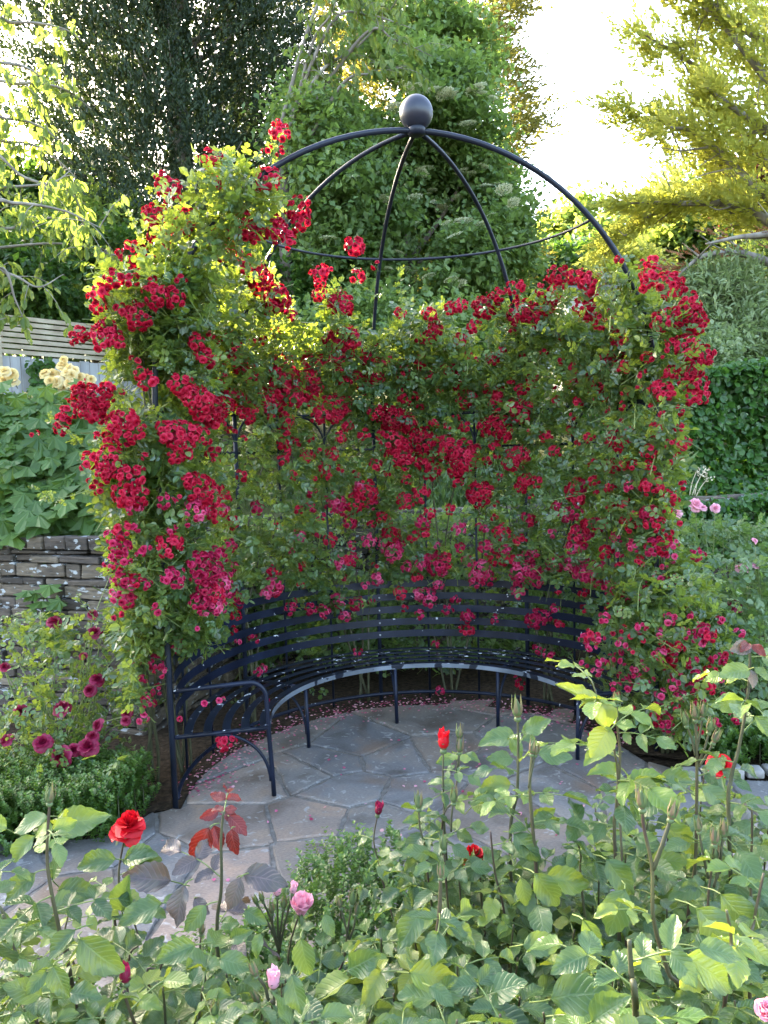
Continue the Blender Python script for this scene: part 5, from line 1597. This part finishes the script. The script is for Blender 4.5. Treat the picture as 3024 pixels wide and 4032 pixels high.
for kind in ('green', 'red', 'pink', 'dark'):
    mb = MB()
    s = 1.
    lathe(mb, [(.12, -.55), (.3, -.45), (.34, -.25), (.22, -.05)], (0, 0, 0), (0, 0, 1), 10, .4, 1)
    if kind == 'green':
        lathe(mb, [(.2, -.05), (.42, .2), (.44, .5), (.3, .9), (.12, 1.25), (.02, 1.5)], (0, 0, 0), (0, 0, 1), 12, .3, 1)
        V = []
    else:
        lathe(mb, [(.2, -.05), (.46, .25), (.52, .6), (.46, 1.), (.3, 1.35), (.05, 1.5)], (0, 0, 0), (0, 0, 1), 12, .5, 0)
        for a in range(3):
            V, F = petal(1.55, .62, .9, .3, a*2.1, 1, (5, 5))
            mb.add(V, F, U(.2, .9), m=0)
    for a in range(5):
        th = a*1.2566+.3
        wd = .3 if kind == 'green' else .2
        opn = .02 if kind == 'green' else .5
        V = []
        for j in range(6):
            t = j/5
            rr = (.25+.24*math.sin(min(1., t*1.5)*math.pi*.75)) if kind == 'green' else .25+.5*t
            z = -.08+1.95*t if kind == 'green' else -.08+.75*math.sin(t*2.)
            ww = wd*(1-t)**.8+.015
            for u in (-1, 0, 1):
                aa = th+u*ww/max(rr, .2)*.9
                V.append(((rr+(.03 if u == 0 else 0))*math.cos(aa), (rr+(.03 if u == 0 else 0))*math.sin(aa), z))
        I = (np.arange(5)[:, None]*3+np.arange(2)[None])
        mb.add(np.array(V), np.stack([I, I+1, I+4, I+3], -1).reshape(-1, 4), U(.1, .9), m=1)
    o = mb.build('bud', [M['pink' if kind == 'pink' else ('dark' if kind == 'dark' else 'brightred')], M['calyx']])
    BUDM[kind] = o.data; bpy.data.objects.remove(o)
def hd_bloom(layers, pal):
    mb = MB()
    V, F, R_ = floret(layers, (6, 6), .3)
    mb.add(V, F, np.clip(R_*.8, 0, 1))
    lathe(mb, [(.05, -.35), (.13, -.25), (.16, -.1), (.1, .02)], (0, 0, 0), (0, 0, 1), 8, .4, 1)
    for a in range(5):
        V, F = petal(.75, .13, .2, 1.9, a*1.2566, 1, (3, 4)); mb.add(V, F, .5, m=1)
    o = mb.build('flower', [M[pal], M['calyx']]); me = o.data; bpy.data.objects.remove(o)
    return me
HDB = {'red': hd_bloom(((5, 1., .72, .5, 1.45), (5, 1.02, .66, .6, 1.0), (5, 1.02, .56, .8, .62), (5, 1., .44, .9, .36), (4, .95, .3, .9, .15)), 'brightred'),
       'pink': hd_bloom(((5, 1.2, .72, .7, .62), (5, 1.2, .62, .8, .42), (5, 1.15, .5, .9, .25), (4, 1.05, .35, .9, .12)), 'pink')}
class Bush:
    def __init__(s, name, label, base, mat='rl', young='rlyellow', group='bush roses in the near bed'):
        s.t = thing(name, label, 'rose bush', base, group)
        s.b = np.array(base, float)
        s.lf = {}
        s.tb = MB()
        s.mat, s.young = mat, young
        s.nc = 0
    def leaf(s, mat):
        return s.lf.setdefault(mat, Leafer())
    def cane(s, pxs, Y, r=.0042, tip=None, tipr=.01, leaves=7, size=.055, redtop=False, dark=True, y_top=0, L0=.03, Lgap=.05, leaf_r=None, root=True, yg=.17):
        """pxs: picture points from the top down at depth Y"""
        Ys = np.atleast_1d(Y) if np.ndim(Y) else np.array([Y]*len(pxs))
        pts = [at(x, y, Yy) for (x, y), Yy in zip(pxs, Ys)]
        if root:
            last = pts[-1]
            pts.append(last*.45+s.b*.55+np.array([0, 0, .08*last[2]]))
            pts.append(s.b+np.array([U(-.06, .06), U(-.06, .06), 0]))
        c = bez(pts, 8)
        mb = MB()
        tube(mb, c, np.linspace(r*.5, r*1., len(c)), 8)
        mb.build('cane', M['canedark'] if dark else M['cane'], s.t)
        d = np.linalg.norm(np.diff(c, axis=0), axis=1); sl_ = np.r_[0, np.cumsum(d)]
        a = U(0, 6.28)
        for i in range(leaves):
            u = L0+i*Lgap*U(.8, 1.2)
            if u > sl_[-1]*.8:
                break
            p = np.array([np.interp(u, sl_, c[:, j]) for j in range(3)])
            a += 2.4+U(-.3, .3)
            dd = nrm(np.array([math.cos(a), math.sin(a), U(.1, .6)]))
            m_ = s.mat
            if redtop:
                m_ = 'rlred' if i < 3 else 'rlpurple'
                if i in (1, 2, 4, 6):
                    continue
            elif U(0, 1) < yg:
                m_ = s.young
            f = .55+.45*min(1, (i+1)/3)
            rose_leaf(s.leaf(m_), s.tb, p, dd, size*1.15*f*U(.85, 1.15), U(.1, .9) if leaf_r is None else leaf_r+U(-.1, .1), 5 if U(0, 1) < .6 else 3)
        top = pts[0]; ax = nrm(c[0]-c[3])
        if tip:
            s.put(tip, top, ax, tipr)
        return c
    def put(s, tip, p, ax, r):
        if len(tip) == 1:
            r *= 1.5
        if tip in ('BR', 'BP'):
            me = HDB['red' if tip == 'BR' else 'pink']; nm = 'flower'
        else:
            me = BUDM[{'g': 'green', 'r': 'red', 'p': 'pink', 'd': 'dark'}[tip]]; nm = 'bud'
        o = link(nm, me, s.t)
        f3 = frame(nrm(np.array(ax, float)))
        mm = Matrix(((f3[0][0], f3[1][0], f3[2][0]), (f3[0][1], f3[1][1], f3[2][1]), (f3[0][2], f3[1][2], f3[2][2])))
        o.matrix_local = Matrix.Translation(Vector(np.array(p)-s.b))@mm.to_4x4()@Matrix.Scale(float(r), 4)
    def one(s, a, b_, mat='rl', r=.6, dY=-.1, Y=None, wid=.95, up=.7):
        if Y is None:
            Y = float(np.clip(2.0-(max(a[1], b_[1])-2950)/1100, .88, 2.))+dY
        p, q = at(*a, Y), at(*b_, Y-.02)
        nn = nrm(np.array([U(-.3, .3), -.75, up])+rdir(1)[0]*.15)
        s.leaf(mat).add(p, nrm(q-p), nn, np.linalg.norm(q-p), r, wid)
        tube(s.tb, [p, p+(p-q)*.12+[0, .01, -.008], p+(p-q)*.25+[0, .04, -.03]], .0012, 5, cap=False)
    def branch(s, a, b_, Y, tip, tipr, r=.002):
        p, q = at(*a, Y), at(*b_, Y)
        c = bez([q, (p+q)/2+rdir(1)[0]*.004, p], 5)
        mb = MB(); tube(mb, c, np.linspace(r*1.3, r, len(c)), 6); mb.build('stalk', M['cane'], s.t)
        s.put(tip, p, nrm(p-q+[0, 0, .02]), tipr)
    def done(s):
        tb_ = s.tb
        for k, l in sorted(s.lf.items()):
            l.build('leaves', M[k], s.t, tb_)
            tb_ = None
def gz(x, Y):
    return np.array([X_at(x, Y), Y, 0.])
def R7(x, y):
    return (x*.9114, 3000+y*.9114)
def R8(x, y):
    return (1512+x*.9114, 2800+y*.9114)
def R6(x, y):
    return (1512+x*.9114, 2200+y*.9114)
# left: tall cane with a closed pinkish bud
b1 = Bush('rose_bush', 'bush rose at the left edge with one tall cane ending in a closed pale bud', gz(330, 1.25))
b1.cane([R7(215, 170), R7(203, 380), R7(215, 520), R7(255, 720), R7(325, 1040)], 1.25, .0046, 'g', .0115, 10, .05, L0=.05)
b1.cane([R7(10, 660), R7(60, 800), R7(120, 1000)], 1.2, .0035, None, 0, 6, .05, leaf_r=.8)
b1.cane([R7(60, 960), R7(130, 1050), R7(160, 1130)], 1.05, .0035, None, 0, 7, .055)
b1.cane([R7(-60, 420), R7(-20, 600), R7(60, 800)], 1.25, .0035, None, 0, 7, .052)
b2 = Bush('rose_bush', 'bush rose with a fully open scarlet bloom held up over the path', gz(520, 1.75))
b2.cane([R7(540, 318), R7(516, 450), R7(512, 560), R7(500, 720)], 1.75, .0042, 'BR', .037, 8, .052, L0=.1)
b2.put('BR', at(*R7(560, 285), 1.73), (.15, -.1, 1), .034)
b2.cane([R7(300, 640), R7(280, 760), R7(330, 900)], 1.7, .0035, None, 0, 8, .055)
b2.cane([R7(560, 640), R7(600, 780), R7(560, 900)], 1.6, .0035, None, 0, 8, .06)
b3 = Bush('rose_bush', 'bush rose with glossy red and bronze young leaves on its upright shoot', gz(880, 1.4))
b3.cane([R7(965, 215), R7(955, 330), R7(957, 450), R7(955, 560), R7(938, 700), R7(950, 920)], 1.4, .0045, None, 0, 8, .05, True, False, L0=.01, Lgap=.038)
b3.cane([R7(870, 740), R7(865, 830), R7(890, 960)], 1.35, .003, 'g', .009, 7, .055, L0=.04)
b3.cane([R7(545, 950), R7(555, 1010), R7(570, 1100)], 1.1, .0032, 'd', .0105, 7, .055, L0=.03)
b3.cane([R7(720, 820), R7(690, 900), R7(650, 1000)], 1.25, .003, None, 0, 8, .06)
b4 = Bush('rose_bush', 'bush rose carrying a soft pink half open bloom among a spray of buds', gz(1200, 1.5))
b4.cane([R7(1285, 680), R7(1255, 780), R7(1240, 900), R7(1225, 1080)], 1.5, .0035, None, 0, 6, .05, L0=.06)
b4.put('BP', at(*R7(1300, 655), 1.5), (.12, -.05, 1), .03)
for bx, by, tp, tr in [(1198, 575, 'p', .011), (1135, 600, 'g', .0075), (1110, 612, 'g', .0075), (1225, 630, 'g', .009), (1175, 650, 'g', .009), (1265, 565, 'p', .009)]:
    b4.branch(R7(bx, by), R7(1205, 800+U(-40, 60)), 1.5, tp, tr)
b4.cane([R7(1520, 610), R7(1500, 740), R7(1480, 870), R7(1400, 1080)], 1.45, .0034, 'g', .011, 7, .055, L0=.08)
b4.branch(R7(1470, 625), R7(1505, 760), 1.45, 'g', .009)
b4.branch(R7(1540, 655), R7(1500, 790), 1.45, 'g', .009)
b4.cane([R7(1183, 975), R7(1185, 1040), R7(1190, 1130)], 1.1, .003, 'p', .0115, 6, .052)
b4.branch(R7(1105, 920), R7(1160, 1030), 1.1, 'g', .009)
b4.branch(R7(1115, 1035), R7(1170, 1100), 1.1, 'g', .008)
b5 = Bush('rose_bush', 'bush rose with a red bud and pairs of green buds over the paving, centre right', gz(1800, 1.75))
b5.cane([R7(1632, 225), R7(1615, 340), R7(1640, 450), R7(1665, 560)], 1.9, .003, 'd', .0125, 8, .045, L0=.07)
b5.cane([R8(257, 160), R8(255, 300), R8(260, 420), R8(265, 560)], 1.7, .0034, 'r', .0165, 7, .048, L0=.05, dark=False)
b5.cane([R8(325, 115), R8(322, 250), R8(300, 380), R8(250, 560)], 1.7, .003, 'g', .012, 7, .048, L0=.07)
b5.branch(R8(326, 172), R8(312, 270), 1.69, 'g', .0125)
b5.cane([R8(150, 415), R8(155, 500), R8(180, 600), R8(200, 800)], 1.6, .003, 'g', .013, 7, .05, L0=.07)
b5.cane([R8(258, 595), R8(265, 680), R8(270, 760)], 1.5, .003, 'g', .012, 6, .055)
b5.branch(R8(300, 390), R8(290, 520), 1.6, 'g', .012)
b6 = Bush('rose_bush', 'bush rose with the single tallest fat green bud in front of the bench', gz(2050, 1.55))
b6.cane([R8(577, 20), R8(580, 140), R8(575, 350), R8(545, 620)], 1.6, .0046, 'g', .0165, 9, .056, L0=.07, dark=False)
b6.cane([R8(640, 180), R8(630, 320), R8(640, 480), R8(658, 700), R8(650, 950)], 1.5, .0052, 'g', .011, 9, .056, L0=.09)
b6.branch(R8(655, 185), R8(625, 330), 1.5, 'g', .009)
b6.cane([R8(245, 715), R8(240, 860), R8(225, 1000), R8(205, 1250)], 1.15, .0052, 'g', .008, 6, .06, L0=.06)
b6.cane([R8(460, 520), R8(480, 700), R8(530, 960)], 1.5, .0036, None, 0, 8, .055)
b6.cane([R8(390, 640), R8(420, 740), R8(430, 900)], 1.6, .0034, 'BR', .026, 7, .055, L0=.05)
b7 = Bush('rose_bush', 'bush rose with twin large purplish buds on one forked dark cane', gz(2560, 1.3))
b7.cane([R8(1115, 415), R8(1122, 500), R8(1158, 680), R8(1165, 900), R8(1225, 1120), R8(1300, 1340)], 1.15, .0044, 'g', .0125, 7, .058, L0=.18)
b7.branch(R8(1240, 460), R8(1162, 685), 1.15, 'g', .0115, .0028)
b7.cane([R6(1005, 625), R6(1010, 740), R8(1020, 200), R8(1005, 400), R8(1000, 640)], 1.5, .0044, 'g', .009, 9, .056, L0=.06)
b7.cane([(2330, 2680), (2370, 2800), (2420, 2960), (2440, 3200)], 1.48, .003, None, 0, 6, .06, L0=.0, yg=1.)
b7.cane([R8(820, 540), R8(850, 620), R8(860, 820)], 1.5, .0034, None, 0, 8, .055)
b7.cane([R8(1060, 990), R8(1070, 1150), R8(1090, 1340)], .95, .006, None, 0, 5, .065, dark=False)
b8 = Bush('rose_bush', 'bush rose topped by a cluster of five slim buds at the right', gz(2760, 1.5))
b8.cane([R6(1345, 690), R6(1350, 800), R8(1352, 250), R8(1345, 650), R8(1310, 1000)], 1.5, .0048, 'g', .0125, 9, .056, L0=.12)
for a, b_ in (((1305, 715), (1345, 850)), ((1377, 680), (1352, 820)), ((1405, 745), (1360, 880)), ((1425, 790), (1360, 900))):
    b8.branch(R6(*a), R6(*b_), 1.5, 'g', .011)
b8.cane([R8(1427, 570), R8(1420, 650), R8(1400, 830), R8(1410, 1060)], 1.3, .0034, 'g', .0115, 7, .056, L0=.1)
for a, b_, tp in (((1360, 515), (1400, 720), 'g'), ((1467, 525), (1450, 700), 'g'), ((1432, 640), (1425, 760), 'g'), ((1470, 540), (1440, 720), 'g')):
    b8.branch(R8(*a), R8(*b_), 1.3, tp, .0095)
b8.cane([R8(1480, 860), R8(1500, 1000), R8(1480, 1200)], 1.05, .004, None, 0, 7, .068)
b9 = Bush('rose_bush', 'bush rose at the right edge with a tall cane of pale bronze leaves', gz(2980, 1.5))
b9.cane([R6(1580, 380), R6(1580, 480), R6(1565, 640), R6(1530, 830), R6(1500, 950), R8(1490, 500)], 1.45, .0046, None, 0, 9, .05, L0=.02, dark=False, leaf_r=.85)
b9.put('BR', at(*R8(1450, 240), 1.95), (-.2, -.6, .6), .033)
b9.cane([R8(1455, 260), R8(1480, 400), R8(1500, 600)], 1.97, .004, None, 0, 7, .055, L0=.1)
b9.cane([R8(1590, 420), R8(1590, 560), R8(1585, 760)], 1.5, .0038, None, 0, 9, .055)
b9.cane([R8(1640, 700), R8(1600, 900), R8(1580, 1100)], 1.2, .004, None, 0, 8, .062)
b9.put('BP', at(*R8(1655, 1320), .95), (-.2, -.3, .8), .018)
for bu, mat, r, lst in (
    (b1, 'rl', .9, [((245, 275), (440, 235)), ((205, 235), (40, 290)), ((150, 320), (30, 435)), ((30, 290), (-90, 230)), ((150, 285), (235, 290))]),
    (b1, 'rl', .3, [((148, 480), (8, 622)), ((225, 500), (268, 390)), ((255, 552), (410, 562)), ((325, 725), (205, 862)), ((345, 765), (522, 930)), ((180, 1010), (20, 960)), ((200, 900), (110, 1010)), ((230, 880), (290, 1030))]),
    (b2, 'rl', .6, [((540, 420), (680, 400)), ((500, 420), (320, 445)), ((525, 640), (550, 500)), ((560, 400), (690, 425)), ((700, 610), (512, 700))]),
    (b3, 'rlred', .5, [((905, 283), (824, 440)), ((925, 275), (955, 388)), ((1000, 290), (1015, 410)), ((945, 215), (862, 245)), ((975, 215), (1030, 265)), ((990, 235), (1070, 315))]),
    (b3, 'rlpurple', .6, [((795, 535), (755, 722)), ((740, 515), (522, 485)), ((1050, 490), (1240, 505)), ((1040, 500), (985, 645)), ((840, 590), (900, 660))]),
    (b3, 'rl', .6, [((845, 790), (668, 862)), ((890, 620), (795, 740)), ((960, 690), (1025, 700)), ((1000, 760), (1070, 740)), ((950, 850), (1085, 885))]),
    (b4, 'rl', .5, [((1130, 740), (1090, 850)), ((1300, 760), (1330, 950)), ((1500, 900), (1640, 830)), ((1260, 920), (1300, 1100)), ((1060, 640), (1150, 700)), ((1400, 660), (1440, 760))])):
    for a, b_ in lst:
        bu.one(R7(*a), R7(*b_), mat, r)
for bu, mat, r, lst in (
    (b5, 'rl', .6, [((300, 200), (225, 225)), ((345, 190), (415, 210)), ((385, 410), (505, 335)), ((150, 470), (90, 470)), ((200, 620), (80, 600)), ((160, 860), (60, 1030))]),
    (b6, 'rl', .8, [((570, 112), (415, 115)), ((600, 90), (722, 38)), ((662, 178), (818, 200)), ((555, 110), (590, 210)), ((560, 205), (450, 205))]),
    (b6, 'rl', .4, [((560, 530), (690, 650)), ((590, 720), (620, 850)), ((650, 700), (770, 860)), ((245, 870), (340, 972)), ((200, 1190), (310, 1260)), ((430, 1230), (612, 1160))]),
    (b6, 'rlyellow', .7, [((215, 880), (85, 935)), ((700, 720), (900, 750)), ((110, 1130), (320, 1160)), ((545, 315), (405, 335)), ((650, 480), (740, 420))]),
    (b7, 'rl', .6, [((1190, 290), (1350, 300)), ((1200, 350), (1050, 460)), ((1040, 770), (960, 985)), ((960, 640), (1080, 800)), ((860, 900), (940, 1040)), ((720, 1245), (1000, 1185)), ((900, 1340), (1060, 1230)), ((600, 1010), (770, 1000))]),
    (b7, 'rlyellow', .5, [((1060, 300), (1225, 350)), ((1215, 490), (1360, 620)), ((1150, 640), (1320, 650)), ((1020, 280), (900, 240))]),
    (b8, 'rl', .7, [((1370, 320), (1500, 420)), ((1350, 850), (1555, 1060)), ((1455, 790), (1635, 985)), ((1300, 1060), (1565, 1210)), ((1370, 760), (1240, 790)), ((1560, 740), (1720, 780))]),
    (b9, 'rlpurple', .9, [((1590, 440), (1480, 400))])):
    for a, b_ in lst:
        bu.one(R8(*a), R8(*b_), mat, r)
b7.one((2390, 2880), (2268, 2665), 'rlyellow', .9, Y=1.46, wid=.7)
b7.one((2400, 2860), (2330, 2990), 'rlyellow', .8, Y=1.46, wid=1.2)
for a, b_, mt in (((1585, 375), (1500, 395), 'rlpurple'), ((1590, 370), (1650, 420), 'rlred'), ((1580, 480), (1455, 490), 'rl'), ((1585, 480), (1600, 560), 'rlpurple'), ((1600, 470), (1680, 520), 'rl'), ((1560, 620), (1430, 625), 'rl'), ((1580, 620), (1680, 640), 'rl'), ((1600, 680), (1680, 780), 'rl'), ((1575, 365), (1540, 400), 'rlred')):
    b9.one(R6(*a), R6(*b_), mt, .9, Y=1.43)
bushes = [b1, b2, b3, b4, b5, b6, b7, b8, b9]
bx_ = np.array([330, 560, 880, 1220, 1720, 2080, 2480, 2770, 3000])
RPOLY = [(1620, 3420), (1800, 3300), (2000, 3260), (2250, 3180), (2450, 3080), (2750, 3040), (3100, 3040), (3100, 4200), (1500, 4200), (1600, 3600)]
LPOLY = [(-80, 3700), (200, 3720), (350, 3800), (700, 3800), (1000, 3820), (1300, 3750), (1500, 3640), (1560, 4200), (-80, 4200)]
for poly, nn_ in ((RPOLY, 66), (LPOLY, 20)):
    xs_ = [p[0] for p in poly]; ys_ = [p[1] for p in poly]
    Q_ = np.c_[U(min(xs_), max(xs_), 900), U(min(ys_), max(ys_), 900)]
    Q_ = Q_[inpoly(Q_, poly)]
    # spread evenly
    S_ = [Q_[0]]
    for q in Q_:
        if len(S_) >= nn_:
            break
        if min(math.hypot(q[0]-p[0], q[1]-p[1]) for p in S_) > (100 if poly is RPOLY else 105):
            S_.append(q)
    for q in S_:
        Yq = 2.0-1.0*(q[1]-2950)/1100+U(-.08, .2)
        Yq = float(np.clip(Yq, .85, 2.1))
        bi = int(np.argmin(abs(bx_-q[0])+U(0, 120, 9)))
        bu = bushes[bi]
        bu.cane([(q[0], q[1]), (q[0]+U(-20, 20), q[1]+120), (q[0]+U(-40, 40), q[1]+330)], [Yq, Yq+.02, Yq+.05], .0035, 'g' if U(0, 1) < .12 else None, .009, 8, .06*U(.85, 1.15), dark=U(0, 1) < .6, L0=.01, Lgap=.042)
for bu in bushes:
    bu.done()
